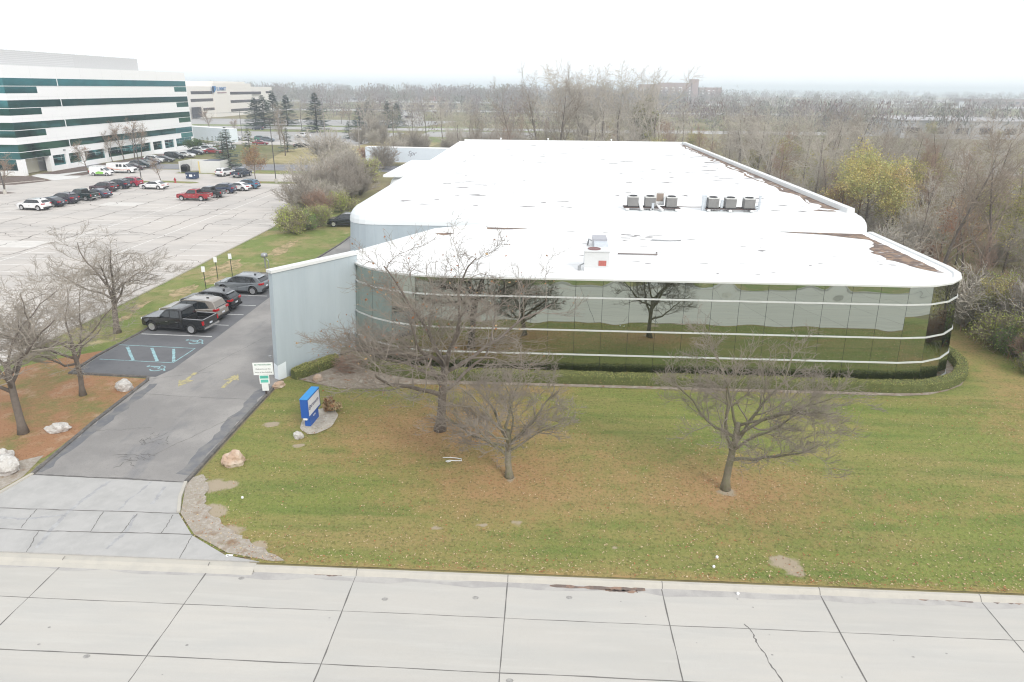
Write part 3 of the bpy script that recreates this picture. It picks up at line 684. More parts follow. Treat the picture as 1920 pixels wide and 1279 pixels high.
# ---- roof plant
def condenser(loc, label):
    t = thing('condenser', label, 'air conditioner', loc, 0, 'condensers on the warehouse roof')
    b = MB(); b.box(-.43, .43, -.43, .43, .06, .80)
    for k in range(11):
        x = -.4+k*.08; b.box(x-.018, x+.018, -.455, -.43, .12, .76, 0); b.box(-.455, -.43, x-.018, x+.018, .12, .76, 0)
    b.build('louvred_case', mat('condenser_case', (.27, .265, .26), .5, .2), t)
    b = MB(); b.box(-.46, .46, -.46, .46, 0, .07); b.build('base_pan', black_m, t); b = MB(); b.box(-.46, .46, -.46, .46, .80, .87); b.build('top_cover', mat('condenser_top', (.6, .6, .58), .5, .2), t)
    b = MB(); b.lathe([(.34, .87), (.34, .93), (.29, .93), (.27, .885), (.05, .885)], 20); b.build('fan_grille', black_m, t)
    return t
CX = (7.4, 8.85, 10.65, 14.15, 15.6, 17.15)
LBL = ('leftmost of the three louvred condensers on the left roof rack, beside a white pipe', 'middle louvred condenser of the left roof rack with a small box in front', 'rightmost condenser of the left roof rack, right of the white cabinet',
       'leftmost condenser of the right roof rack, beside the tall pale cabinet', 'middle louvred condenser of the right roof rack', 'rightmost louvred condenser of the right roof rack at the far right of the row')
for i, x in enumerate(CX):
    if i == 0: c0 = condenser((x, 59.7, 8.16), LBL[0])
    else: c = copy_tree(c0); c.location = (x, 59.7 - .03*i, 8.16); c['label'] = LBL[i]
def rack(x0, x1, label):
    t = thing('equipment_rack', label, 'roof rack', ((x0+x1)/2, 59.7, 7.9), 0, 'steel racks under the roof condensers'); w = (x1-x0)/2
    b = MB()
    for y in (-.4, .35): b.box(-w, w, y-.06, y+.06, .16, .26)
    b.build('rail', mat('brown_steel', (.085, .06, .055), .7), t)
    for x in (-w+.3, 0, w-.3):
        b = MB(); b.box(x-.12, x+.12, -.5, .5, 0, .16); b.build('sleeper', white_m, t)
rack(6.6, 11.4, 'brown steel rack carrying the left group of three condensers'); rack(13.5, 17.7, 'brown steel rack carrying the right group of three condensers')
def cabinet(name, label, x0, x1, y0, y1, z0, z1, m, mdoor=None, cat='cabinet'):
    t = thing(name, label, cat, ((x0+x1)/2, (y0+y1)/2, z0)); w, d, h = (x1-x0)/2, (y1-y0)/2, z1-z0
    b = MB(); b.box(-w, w, -d, d, 0, h); b.build('case', m, t)
    b = MB(); b.box(-w*.75, w*.75, -d-.012, -d, h*.3, h*.92); b.build('door', mdoor or m, t)
    b = MB(); b.box(-w-.03, w+.03, -d-.03, d+.03, h, h+.03); b.build('lid', m, t); return t
cabinet('electrical_cabinet', 'tall pale grey electrical cabinet standing at the left end of the right condenser rack', 13.25, 13.58, 59.5, 59.8, 7.9, 9.15, galv_m)
cabinet('disconnect_box', 'pale blue disconnect box on the right condenser rack between the first and second condenser', 14.78, 14.98, 59.4, 59.55, 7.9, 8.8, galv_m)
cabinet('control_cabinet', 'white control cabinet with dark panels between condensers of the left rack', 9.35, 10.15, 60.2, 60.6, 8.2, 9.3, white_m, mat('brown_panel', (.3, .24, .2), .6))
cabinet('switch_box', 'small grey switch box on a post in front of the middle left condenser', 8.95, 9.15, 59.2, 59.35, 7.95, 8.5, galv_m)
cabinet('vent_stack', 'short grey vent stack at the right end of the condenser row', 18.2, 18.36, 60.2, 60.4, 7.9, 9.1, galv_m)
def pipe_thing(name, label, pts, r, m, cat='pipe', n=6):
    b = MB(); o = V(pts[0]); b.tube([V(p)-o for p in pts], [r]*len(pts), n); q = b.build(name, m, None, True, loc=o); return tag(q, label, cat)
pipe_thing('white_pipe', 'white upright pipe in front of the leftmost roof condenser', [(7.05, 59.35, 7.9), (7.05, 59.35, 9.0), (7.1, 59.6, 9.05)], .06, white_m)
pipe_thing('insulated_pipe', 'bent white insulated pipe in front of the left condenser rack', [(7.7, 59.9, 8.3), (8.0, 59.4, 8.4), (8.15, 59.1, 7.95)], .15, white_m)
pipe_thing('insulated_pipe', 'sloping white duct pipe between the second and third condenser of the left rack', [(9.3, 59.6, 8.4), (9.9, 59.0, 7.95)], .1, white_m)
pipe_thing('gas_pipe', 'dark gas pipe joining the left and right condenser racks', [(11.3, 59.9, 8.15), (12.3, 59.9, 8.13), (13.4, 59.9, 8.15)], .035, mat('rusty_pipe', (.2, .17, .16), .7))
pipe_thing('coiled_hose', 'tangle of pale blue hoses at the right end of the right condenser rack', [(17.75+.22*math.cos(i*.9), 59.5+.1*math.sin(i*1.3), 7.95+.02*i+.12*abs(math.sin(i))) for i in range(22)], .05, galv_m)
t = thing('rooftop_unit', 'white packaged rooftop air unit with a dark red label on the office roof', 'air conditioner', (3.35, 44.2, 6.44))
b = MB(); b.box(-.8, .8, -.55, .7, .28, 1.28); b.box(-.84, .84, -.6, .75, 1.28, 1.34); b.build('case', mat('unit_case', (.60, .61, .61), .5, 0, .03), t)
b = MB(); b.box(-.78, .78, -.5, .65, 0, .28); b.build('kerb', white_m, t)
b = MB(); b.lathe([(.42, 1.34), (.42, 1.38), (.38, 1.38), (.36, 1.35), (.04, 1.35)], 24, 0, Matrix.Translation((-.15, .1, 0))); b.build('fan_grille', mat('red_brown_grille', (.2, .1, .1), .6), t)
b = MB(); b.box(.12, .62, -.575, -.55, .38, .72); b.build('label_panel', mat('red_panel', (.42, .13, .11), .6, 0, .3, 9), t)
b = MB(); b.tube([V((-1.05, -.3, 0)), V((-1.05, -.3, .35)), V((-.8, -.3, .45))], [.05]*3, 6); b.box(-1.2, -1.0, -.4, -.25, .02, .3); b.build('gas_valve', grey_m, t)
t = thing('metal_duct', 'grey sheet metal duct stub behind the rooftop unit', 'duct', (4.1, 50.6, 6.44))
b = MB(); b.box(-.5, .5, -.9, .3, 0, .5); b.build('duct_body', galv_m, t)
b = MB(); b.box(-.52, .52, .3, 1.9, .1, .62); b.build('duct_hood', mat('dull_metal', (.4, .4, .43), .5, .3), t)
pipe_thing('roof_conduit', 'thin brown conduit lying on the office roof right of the rooftop unit', [(5.2, 48.6, 6.52), (8.0, 48.55, 6.52), (8.05, 49.2, 6.52)], .05, mat('rusty_pipe', (.2, .17, .16), .7))
pipe_thing('roof_conduit', 'longer grey conduit lying far back on the office roof', [(8.3, 53.6, 6.52), (9.6, 53.5, 6.52), (10.6, 53.7, 6.52)], .05, grey_m)
pipe_thing('wind_cap', 'thin dark bent pipe standing beside the metal duct', [(3.2, 51.6, 6.44), (3.25, 51.2, 7.0), (3.4, 50.2, 7.1)], .06, grey_m)

# ---------------------------------------------------------------- signs
t = thing('monument_sign', 'blue and white monument sign cabinet standing in a pale gravel bed on the lawn', 'sign', (-12.75, 33.6, .05), R(-3))
blue_m = mat('sign_blue', (.02, .10, .40), .4, 0, .05, 2, spec=.5); sky_m = mat('sign_top_blue', (.03, .26, .62), .4)
b = MB(); b.box(-.2, .2, -.62, .95, 0, .95); b.build('base', blue_m, t); t.scale = (.78, .78, .78)
b = MB(); b.box(-.27, .27, -.95, 1.25, .78, 2.2); b.build('cabinet', blue_m, t)
b = MB(); b.box(-.29, .29, -.97, 1.27, 2.2, 2.235); b.build('top_cover', sky_m, t)
b = MB(); b.box(.27, .285, -.84, 1.14, .92, 2.1); b.build('face_panel', mat('sign_face', (.75, .76, .82), .3), t)
navy = mat('navy_lettering', (.03, .035, .12), .5)
lettering('lettering', 'BETTENHAUSEN', .30, navy, (.288, .22, 1.5), (0, 1, 0), (0, 0, 1), t, 1.45)
b = MB(); M = Matrix.Translation((.288, -.66, 1.5)) @ Matrix.Rotation(R(90), 4, 'Y')
for r0, r1 in ((.17, .125), (.075, .0)):
    for i in range(24):
        a, c = 2*math.pi*i/24, 2*math.pi*(i+1)/24
        b.face([M @ V((r*math.cos(x), r*math.sin(x), .003)) for r, x in ((r0, a), (r0, c), (r1, c), (r1, a))])
b.build('emblem', navy, t)
lettering('house_number', '4191', .22, white_m, (.204, .2, .56), (0, 1, 0), (0, 0, 1), t)
b = MB(); b.box(-.12, .14, -.99, -.72, .66, .79); b.build('flood_lamp', white_m, t)
t = thing('post_sign', 'white and green notice boards stacked on a dark post beside the drive', 'sign', (-16.62, 37.0, .03), R(8))
b = MB(); b.box(-.045, .045, -.045, .045, 0, 2.0); b.build('post', mat('brown_post', (.055, .04, .035), .8), t)
b = MB(); b.box(-.58, .58, -.075, -.048, 1.36, 2.14); o = b.build('notice_board', mat('notice_white', (.78, .80, .78), .5), t)
gtxt = mat('green_lettering', (.05, .2, .12), .6); dtxt = mat('grey_lettering', (.12, .13, .12), .6); grn = mat('sign_green', (.12, .52, .42), .5)
lettering('lettering', 'BETTENHAUSEN', .12, gtxt, (0, -.078, 2.01), (1, 0, 0), (0, 0, 1), o, .95)
lettering('lettering', 'Deliveries at the', .11, dtxt, (0, -.078, 1.74), (1, 0, 0), (0, 0, 1), o, .85); lettering('lettering', 'back of the building', .11, dtxt, (0, -.078, 1.53), (1, 0, 0), (0, 0, 1), o, .98)
b = MB(); b.box(-.29, .29, -.075, -.049, .78, 1.34); o = b.build('warning_board', mat('notice_white', (.8, .8, .8)), t); o['label'] = 'smaller board with two green bands'
b = MB(); b.box(-.25, .25, -.079, -.076, 1.12, 1.31); b.box(-.22, .22, -.079, -.076, .86, 1.05); b.build('green_band', grn, o)
lettering('lettering', 'PRIVATE', .1, gtxt, (0, -.081, 1.215), (1, 0, 0), (0, 0, 1), o)
b = MB(); b.box(-.19, .19, -.075, -.049, .32, .77); b.build('blank_board', mat('notice_white', (.8, .8, .8)), t)
def bay_sign(p, label, h=2.25):
    t = thing('parking_sign', label, 'sign', (p[0], p[1], .02), R(6), 'parking signs at the bay heads')
    b = MB(); b.box(-.025, .025, -.025, .025, 0, h); b.build('post', mat('dark_green_post', (.03, .045, .035), .6), t)
    b = MB(); b.box(-.16, .16, -.04, -.027, h-.52, h); b.build('sign_plate', white_m, t); return t
for (px, py, l) in ((387, 545, 'nearest white sign plate on a thin dark post, behind the black crossover'), (409, 525, 'middle white sign plate on a thin dark post at the bay heads'), (436, 518, 'farthest white sign plate on a thin dark post behind the grey crossover')):
    p = G(px, py); bay_sign((p.x, p.y), l)
t = thing('gas_meter', 'grey gas meter on an upright pipe at the end of the parking bays', 'meter', (-28.6, 67.2, .02))
b = MB(); b.tube([V((0, 0, 0)), V((0, 0, 1.2))], [.07, .07], 8); b.tube([V((.35, 0, 0)), V((.35, 0, .8)), V((.2, 0, 1.0)), V((0, 0, 1.0))], [.05]*4, 8); b.build('pipe', grey_m, t)
b = MB(); b.lathe([(.05, 1.15), (.3, 1.2), (.34, 1.35), (.3, 1.55), (.1, 1.62)], 16); b.build('regulator', grey_m, t, True)

# ---------------------------------------------------------------- boulders
def boulder(loc, sx, sy, sz, seed, m, label, rz=0):
    import bmesh
    bm = bmesh.new(); bmesh.ops.create_icosphere(bm, subdivisions=3, radius=1)
    for v in bm.verts:
        d = noise.noise(v.co*1.1 + V((seed*3.7, 0, 0)))*.42 + noise.noise(v.co*2.7 + V((seed, 5, 0)))*.2 + noise.noise(v.co*6+V((0, seed, 0)))*.06
        c = v.co*(1+d); c = V((round(c.x*3.2)/3.2*.35+c.x*.65, round(c.y*3.2)/3.2*.35+c.y*.65, c.z))
        v.co = V((c.x*sx, c.y*sy, max(c.z, -.55)*sz + .48*sz))
    me = bpy.data.meshes.new('boulder'); bm.to_mesh(me); bm.free(); me.materials.append(m)
    o = link('boulder', me, None, loc); o.rotation_euler = (0, 0, rz); return tag(o, label, 'boulder')
rk_w = ground_mat('pale_rock', (.50, .48, .45), [((.36, .33, .31), 2.5, .48, .62), ((.60, .59, .57), 6, .5, .65), ((.2, .18, .17), 8, .62, .75)], bump=.8, bscale=8)
rk_p = ground_mat('pink_rock', (.46, .33, .245), [((.55, .46, .38), 1.6, .45, .6), ((.28, .2, .16), 5, .58, .72)], bump=.6, bscale=8)
boulder((-15.1, 29.0, .0), .52, .46, .5, 3, rk_p, 'round pinkish tan boulder on the grass right of the drive')
boulder((-25.75, 27.6, .02), .78, .5, .52, 5, rk_w, 'largest white boulder, on gravel at the left edge by the apron', R(-20)); boulder((-26.5, 28.6, .02), .4, .4, .4, 8, rk_w, 'pale rock half hidden behind the largest white boulder')
boulder((-26.0, 31.75, .02), .56, .32, .32, 9, rk_w, 'flat pale boulder on brown leaves between the left tree and the drive', R(15)); boulder((-25.6, 37.25, .02), .5, .38, .42, 12, rk_w, 'white boulder on the leaf bed near the accessible bay')
boulder((-16.3, 38.2, .02), .36, .2, .27, 14, rk_p, 'brownish wedge-shaped rock behind the notice post', R(35)); boulder((-14.2, 39.3, .04), .32, .22, .28, 17, rk_p, 'pale pink rock in the bed beside the low clipped hedge', R(20)); boulder((-12.85, 31.85, .02), .28, .2, .26, 19, rk_w, 'small white stone in front of the blue sign')
b = MB(); p0 = V((-4.9, 30.15, .07))
b.tube([V(q) for q in ((0, .05, 0), (.35, .07, .01), (.7, .05, 0), (.95, -.02, 0), (1.0, -.2, 0), (.7, -.24, .01), (.35, -.2, 0), (.2, -.3, 0), (.3, -.36, 0), (.45, -.3, 0))], [.022]*10, 5)
tag(b.build('white_hose', white_m, None, True, loc=p0), 'loose loop of white tube lying on the brown lawn left of the second tree', 'hose')
b = MB(); b.box(-.14, .14, -.02, .06, 0, .01); b.box(-.1, -.02, -.07, .02, 0, .01)
p = G(430, 1042, .07); tag(b.build('paper_scrap', white_m, None, loc=(p.x, p.y, .075)), 'white scrap lying on the concrete apron corner', 'litter')
for (px, py), l in zip(((1344, 1048), (1338, 1066), (455, 936), (1384, 1110)), ('white scrap of litter on the grass above the kerb right of the third tree', 'small white litter just below another scrap near the kerb', 'white scrap on the lawn right of the apron corner', 'white cup lying in the street gutter')):
    p = G(px, py); b = MB(); b.lathe([(.05, 0), (.06, .05), (.04, .09), (.01, .1)], 8); tag(b.build('litter', white_m, None, loc=(p.x, p.y, .05 if py < 1100 else -.115)), l, 'litter')
# ---------------------------------------------------------------- vegetation
import numpy as np
def rot_about(d, ang, az):
    a = d.cross(V((0, 0, 1)))
    if a.length < .05: a = d.cross(V((1, 0, 0)))
    a.normalize(); c = d.cross(a)
    return (d*math.cos(ang) + (a*math.cos(az) + c*math.sin(az))*math.sin(ang)).normalized()
def grow(bt, bc, rng, p, d, L, r, lv, sp, tips):
    ns = sp['seg'][lv]; pts = [p]; rad = [r]; dirs = [d]; re = r*sp['taper'][lv]; J = sp['jit'][lv]; T = sp['trop'][lv]
    for i in range(ns):
        d = (d + V((rng.gauss(0, J), rng.gauss(0, J), rng.gauss(0, J) + T))).normalized()
        p = p + d*(L/ns); pts.append(p); rad.append(r+(re-r)*(i+1)/ns); dirs.append(d)
    if lv == 0 and sp.get('flare'): rad[0] *= 1.5; 
    (bt if lv <= sp.get('tl', 0) else bc).tube(pts, rad, sp['sides'][lv], 0, cap=(lv < 2))
    if lv < len(sp['n']):
        n = sp['n'][lv]; n = max(1, int(round(n*rng.uniform(.8, 1.2)))); az0 = rng.uniform(0, 6.28)
        for k in range(n):
            t = sp['t0'][lv] + (1-sp['t0'][lv])*((k+rng.uniform(.1, .9))/n)
            f = t*ns; i = min(ns-1, int(f)); q = pts[i].lerp(pts[i+1], f-i); dd = dirs[i+1]; rr = rad[i]+(rad[i+1]-rad[i])*(f-i)
            a0, a1 = sp['ang'][lv]; ang = R(rng.uniform(a0, a1)*(1.1-.35*t if lv else 1)); az = az0 + 2.4*k + rng.uniform(-.5, .5)
            nd = rot_about(dd, ang, az)
            if nd.z < sp.get('minz', -.2): nd.z = sp.get('minz', -.2)+.1; nd.normalize()
            l0, l1 = sp['ratio'][lv]; cl = L*rng.uniform(l0, l1)*(1-sp['fall'][lv]*t)
            grow(bt, bc, rng, q, nd, cl, max(sp['rmin'], rr*rng.uniform(*(sp['rrl'][lv] if 'rrl' in sp else sp['rr']))), lv+1, sp, tips)
    else: tips.append((p, d))
LAWN = dict(seg=[6, 8, 6, 4, 2], taper=[.7, .28, .3, .4, .5], jit=[.05, .21, .25, .26, .28], trop=[.02, .03, .02, .03, .03], sides=[10, 7, 4, 3, 3], n=[6, 12, 9, 7], t0=[.72, .18, .15, .12], ang=[(32, 62), (30, 62), (28, 62), (25, 60)],
            ratio=[(1.9, 2.5), (.42, .62), (.42, .62), (.4, .65)], fall=[0, .35, .3, .2], rmin=.0088, rr=(.36, .5), rrl=[(.44, .66), (.36, .55), (.40, .55), (.5, .6)], flare=1, minz=.0, tl=1)
WOOD = dict(seg=[8, 7, 5, 3], taper=[.25, .3, .4, .5], jit=[.08, .2, .27, .3], trop=[.03, .045, .01, .0], sides=[6, 4, 3, 3], n=[17, 10, 7], t0=[.25, .2, .15], ang=[(32, 70), (28, 60), (28, 65)],
            ratio=[(.36, .56), (.38, .58), (.38, .6)], fall=[.4, .3, .2], rmin=.0145, rr=(.42, .6), minz=.0)
SHRUB = dict(seg=[1, 5, 4, 2], taper=[.9, .35, .45, .5], jit=[.0, .13, .17, .2], trop=[0, .05, .05, .03], sides=[5, 4, 3, 3], n=[22, 13, 8], t0=[.2, .2, .15], ang=[(12, 64), (25, 55), (25, 55)],
             ratio=[(9, 13), (.36, .55), (.4, .6)], fall=[0, .3, .2], rmin=.009, rr=(.35, .6), minz=.0)
def tree(name, label, cat, loc, seed, spec, H, r, trunk, mats, group=None, rz=0, leaves=None, over=None, part2='crown', trunk_part='trunk', tilt=(0, 0), scale_to=None, wide=None):
    rg = random.Random(seed); sp = dict(spec); sp.update(over or {})
    bt, bc, tips = MB(), MB(), []
    grow(bt, bc, rg, V((0, 0, -.05)), V((tilt[0], tilt[1], 1)).normalized(), trunk, r, 0, sp, tips)
    top = max(v[2] for v in bc.v); k = H/top if scale_to is None else 1
    kx = k
    if wide:
        rr_ = sorted(math.hypot(v[0], v[1]) for v in bc.v); kx = wide/rr_[int(len(rr_)*.93)]
    kt = min(kx, k*1.1)
    bt.v = [(x*kt, y*kt, z*k) for x, y, z in bt.v]; bc.v = [(x*kx, y*kx, z*k) for x, y, z in bc.v]
    t = thing(name, label, cat, loc, rz, group)
    bt.build(trunk_part, mats[0], t, True); bc.build(part2, mats[1], t, True)
    if leaves:
        n, size, ms, spread = leaves; bl = MB(); clump = leaves_clumps = None
        for i in range(n):
            p, d = tips[rg.randrange(len(tips))]; p = V((p.x*kx, p.y*kx, p.z*k)) + V((rg.gauss(0, spread), rg.gauss(0, spread), rg.gauss(0, spread)))
            u = V((rg.gauss(0, 1), rg.gauss(0, 1), rg.gauss(0, 1))).normalized(); w = u.cross(V((rg.gauss(0, 1), rg.gauss(0, 1), rg.gauss(0, 1)))).normalized(); s = size*rg.uniform(.6, 1.3)
            mi = (int((noise.noise(p*.45+V((seed, 0, 0)))+.5)*len(ms)*1.0 + rg.uniform(-.6, .6))) % len(ms)
            bl.face([p-u*s, p+w*s*.55, p+u*s, p-w*s*.55], mi)
        bl.build('leaves', ms, t)
    return t
# six big trees in front
tree('honey_locust', 'largest bare tree on the lawn, left of centre, with a few rusty leaves left', 'tree', (-5.5, 33.25, .02), 23, LAWN, 12.2, .24, 4.7, [bark_m, lawntwig_m], 'bare trees on the front lawn', leaves=(330, .075, [lb1, lb3, lb2], .05), wide=6.0, over=dict(n=[12, 10, 9, 7], t0=[.45, .18, .15, .12], ratio=[(1.05, 1.55), (.42, .62), (.42, .62), (.4, .65)], ang=[(22, 68), (30, 66), (28, 62), (25, 60)]))
tree('honey_locust', 'smallest bare lawn tree near the middle, low forked trunk on brown leaves', 'tree', (-1.45, 28.65, .02), 36, LAWN, 6.5, .15, 2.3, [mossbark_m, lawntwig_m], 'bare trees on the front lawn', wide=3.7, over=dict(n=[8, 10, 9, 7], ang=[(22, 66), (30, 62), (28, 62), (25, 60)], ratio=[(1.15, 1.7), (.42, .6), (.42, .6), (.4, .6)], t0=[.42, .18, .15, .12]))
tree('honey_locust', 'bare spreading tree on the right of the lawn with one low branch to the right', 'tree', (8.72, 28.25, .02), 51, LAWN, 9.0, .19, 3.3, [mossbark_m, lawntwig_m], 'bare trees on the front lawn', wide=4.2, over=dict(n=[10, 11, 9, 7], t0=[.42, .18, .15, .12], ang=[(28, 72), (30, 64), (28, 62), (25, 60)], ratio=[(1.05, 1.5), (.42, .62), (.42, .62), (.4, .65)]))
tree('honey_locust', 'bare tree nearest the left edge, tall trunk on rusty leaf litter', 'tree', (-27.7, 31.4, .02), 52, LAWN, 9.0, .2, 4.4, [bark_m, twig_m], 'bare trees on the leaf bed by the drive', wide=4.6, over=dict(n=[9, 10, 9, 7], ang=[(25, 70), (30, 62), (28, 62), (25, 60)], t0=[.55, .18, .15, .12], ratio=[(.9, 1.3), (.42, .62), (.42, .62), (.4, .65)]))
tree('honey_locust', 'dark-trunked bare tree on the leaf bed between the left edge and the accessible bay', 'tree', (-27.6, 36.25, .02), 66, LAWN, 7.6, .17, 3.9, [bark_m, twig_m], 'bare trees on the leaf bed by the drive', wide=3.9, over=dict(n=[8, 11, 9, 7], ang=[(25, 70), (30, 62), (28, 62), (25, 60)], t0=[.55, .18, .15, .12], ratio=[(.85, 1.2), (.42, .62), (.42, .62), (.4, .65)]))
tree('honey_locust', 'wide bare tree on the grass verge between the big car park and black pickup', 'tree', (-32.1, 47.2, .02), 71, LAWN, 8.4, .21, 3.6, [bark_m, twig_m], 'bare trees on the leaf bed by the drive', wide=5.0, over=dict(n=[8, 11, 9, 7], ang=[(30, 60), (30, 62), (28, 62), (25, 60)], t0=[.5, .18, .15, .12], ratio=[(1.05, 1.45), (.42, .62), (.42, .62), (.4, .65)]))

def leaf_cloud(name, n, fn, size, ms, parent=None, seed=1, flat=0.0, loc=None, aspect=.55):
    """n leaf faces; fn(rng) -> (point, material index)"""
    rg = random.Random(seed); b = MB()
    for i in range(n):
        r = fn(rg)
        if r is None: continue
        p, mi = r
        u = V((rg.gauss(0, 1), rg.gauss(0, 1), rg.gauss(0, 1)*(1-flat))).normalized(); w = u.cross(V((rg.gauss(0, 1), rg.gauss(0, 1), rg.gauss(0, 1)+flat*4))).normalized(); s = size*rg.uniform(.6, 1.35)
        b.face([p-u*s, p+w*s*aspect, p+u*s, p-w*s*aspect], mi)
    return b.build(name, ms, parent, loc=loc)
# hedges
def hedge(label, path, w, h, seed, n):
    o0 = V((*path[len(path)//2], 0)); t = thing('clipped_hedge', label, 'hedge', o0, 0, None)
    P = [V((*p, 0))-o0 for p in path]; b = MB(); rg = random.Random(seed); prof = [(-.5, .0), (-.52, .45), (-.47, .85), (-.34, .98), (0, 1.0), (.34, .98), (.47, .85), (.52, .45), (.5, 0)]
    fine = []
    for a, c in zip(P, P[1:]):
        k = max(1, int((c-a).length/.22)); fine += [a.lerp(c, i/k) for i in range(k)]
    fine.append(P[-1]); rings = []
    for i, p in enumerate(fine):
        d = (fine[min(i+1, len(fine)-1)]-fine[max(i-1, 0)]).normalized(); nn = V((-d.y, d.x, 0)); e = min(1, .55+.25*min(i, len(fine)-1-i))
        rings.append([p + nn*(x*w*e*(1+.12*noise.noise(V((i*.3, x*3, seed))))) + V((0, 0, z*h*(.93+.07*e)*(1+.10*noise.noise(V((i*.21, 7, x+seed)))))) for x, z in prof])
    for a, c in zip(rings, rings[1:]):
        for k in range(len(prof)-1): b.face([a[k], c[k], c[k+1], a[k+1]])
    b.face(rings[0]); b.face(rings[-1][::-1])
    b.build('hedge_body', mat('hedge_core', (.11, .125, .04), .9, 0, .4, 3, .8, 30), t)
    def fn(r):
        i = r.randrange(len(rings)-1); k = r.randrange(len(prof)-1); f, g = r.random(), r.random()
        p = rings[i][k].lerp(rings[i+1][k], f).lerp(rings[i][k+1].lerp(rings[i+1][k+1], f), g)
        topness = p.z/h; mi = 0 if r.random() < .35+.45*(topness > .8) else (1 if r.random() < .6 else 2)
        if r.random() < .04: mi = 3
        return p + V((r.gauss(0, .025), r.gauss(0, .025), abs(r.gauss(0, .03)))), mi
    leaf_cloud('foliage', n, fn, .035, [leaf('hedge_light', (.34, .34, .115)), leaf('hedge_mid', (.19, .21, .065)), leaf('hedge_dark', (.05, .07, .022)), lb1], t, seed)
    return t
hp = []
for a in range(217, 271, 8): hp.append((LC[0]+(LR_+.85)*math.cos(R(a)), LC[1]+(LR_+.85)*math.sin(R(a))))
hp += [(x, 40.25) for x in range(-5, 22, 2)]
for a in range(270, 372, 10): hp.append((RC[0]+(RR_+.85)*math.cos(R(a)), RC[1]+(RR_+.85)*math.sin(R(a))))
hp.append((28.7, 48.5))
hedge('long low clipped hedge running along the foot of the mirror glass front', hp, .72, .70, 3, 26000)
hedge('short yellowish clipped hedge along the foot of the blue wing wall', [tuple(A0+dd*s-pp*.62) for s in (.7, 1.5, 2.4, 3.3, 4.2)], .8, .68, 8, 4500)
def bush_mass(name, label, cat, loc, rx, ry, rz_, seed, n, size, ms, stems=14, smat=None, group=None, clumps=9, stem_part='stems'):
    rg = random.Random(seed); t = thing(name, label, cat, loc, 0, group); b = MB()
    for k in range(stems):
        a = rg.uniform(0, 6.28); q = rg.uniform(.3, .95); e = V((rx*q*math.cos(a), ry*q*math.sin(a), rz_*rg.uniform(.9, 1.75)))
        b.tube([V((e.x*.08, e.y*.08, -.03)), e*.5+V((0, 0, .1*rz_)), e], [.028*rz_**.5, .018, .008], 4)
    b.build(stem_part, smat or twigb_m, t)
    C = [(V((rg.gauss(0, .45)*rx, rg.gauss(0, .45)*ry, rz_*rg.uniform(.35, 1.45))), rg.uniform(.28, .5), rg.randrange(len(ms))) for _ in range(clumps)]
    def fn(r):
        c, s, m = C[r.randrange(len(C))]; v = V((r.gauss(0, 1), r.gauss(0, 1), r.gauss(0, 1))).normalized()*(r.random()**.4)
        p = c + V((v.x*rx*s*1.3, v.y*ry*s*1.3, v.z*rz_*s*1.3))
        if p.z < .03: p.z = r.uniform(.03, .3)
        return p, (m if r.random() < .65 else r.randrange(len(ms)))
    leaf_cloud('foliage', n, fn, size, ms, t, seed+1); return t
SB, NB = {}, 0
p = G(652, 702)
tree('barberry_bush', 'round reddish brown twiggy bush beside the foot of the wing wall', 'bush', (p.x, p.y+.5, .05), 5, SHRUB, 1.35, .03, .06, [twigr_m, twigr_m], None, leaves=(2600, .03, [leaf('barberry_leaf', (.36, .19, .14)), leaf('barberry_pale', (.46, .31, .21)), leaf('barberry_dark', (.24, .12, .09))], .08), over=dict(n=[40, 9, 5], ang=[(8, 82), (25, 55), (25, 55)], rmin=.006, minz=-.05), part2='branches', trunk_part='stem_base')
bush_mass('grass_clump', 'dry tan ornamental grass clump behind the blue sign', 'grass clump', (-12.1, 35.15, .05), .55, .5, .42, 4, 900, .10, [lb2, leaf('straw', (.40, .31, .17)), lb1], 10, twigb_m)
# scattered fallen leaves and grass blades of the lawn
def face_soup(name, P, n_side, midx, ms, kind='stuff'):
    """P: array (N, n_side, 3)"""
    N = P.shape[0]; me = bpy.data.meshes.new(name); me.vertices.add(N*n_side); me.vertices.foreach_set('co', P.reshape(-1).astype(np.float32))
    me.loops.add(N*n_side); me.loops.foreach_set('vertex_index', np.arange(N*n_side, dtype=np.int32))
    me.polygons.add(N); me.polygons.foreach_set('loop_start', np.arange(0, N*n_side, n_side, dtype=np.int32))
    for m in ms: me.materials.append(m)
    me.polygons.foreach_set('material_index', midx.astype(np.int32)); me.update(calc_edges=True); me.validate()
    o = link(name, me); tag(o, kind=kind); return o
nr = np.random.default_rng(5); rgl = random.Random(8)
pts, mi = [], []
while len(pts) < 11000:
    x = rgl.uniform(-16, 40); y = 21.8 + (rgl.random()**1.35)*18.5
    if not right_of_drive(x, y) or (y > 39.2 and x < 27): continue
    l, q = lawn_masks(x, y); dens = .10 + .9*l + .5*max(0, 1-(y-21.8)/3.5) + (.30 if x > 6 else 0) + .25*noise.noise(V((x*.3, y*.5, 9)))
    if rgl.random() > dens*.75: continue
    pts.append((x, y)); mi.append(rgl.choice((0, 0, 0, 1, 2, 3) if rgl.random() > l else (1, 2, 2, 0)))
pts = np.array(pts); N = len(pts); a = nr.uniform(0, 6.28, N); s = nr.uniform(.022, .052, N); z = nr.uniform(.055, .085, N); tl = nr.uniform(-.5, .5, (N, 2))
Q = np.zeros((N, 4, 3))
for k, (du, dv) in enumerate(((-1, 0), (0, .6), (1, 0), (0, -.6))):
    ox = (du*np.cos(a)-dv*np.sin(a))*s; oy = (du*np.sin(a)+dv*np.cos(a))*s
    Q[:, k, 0] = pts[:, 0]+ox; Q[:, k, 1] = pts[:, 1]+oy; Q[:, k, 2] = z+ox*tl[:, 0]+oy*tl[:, 1]
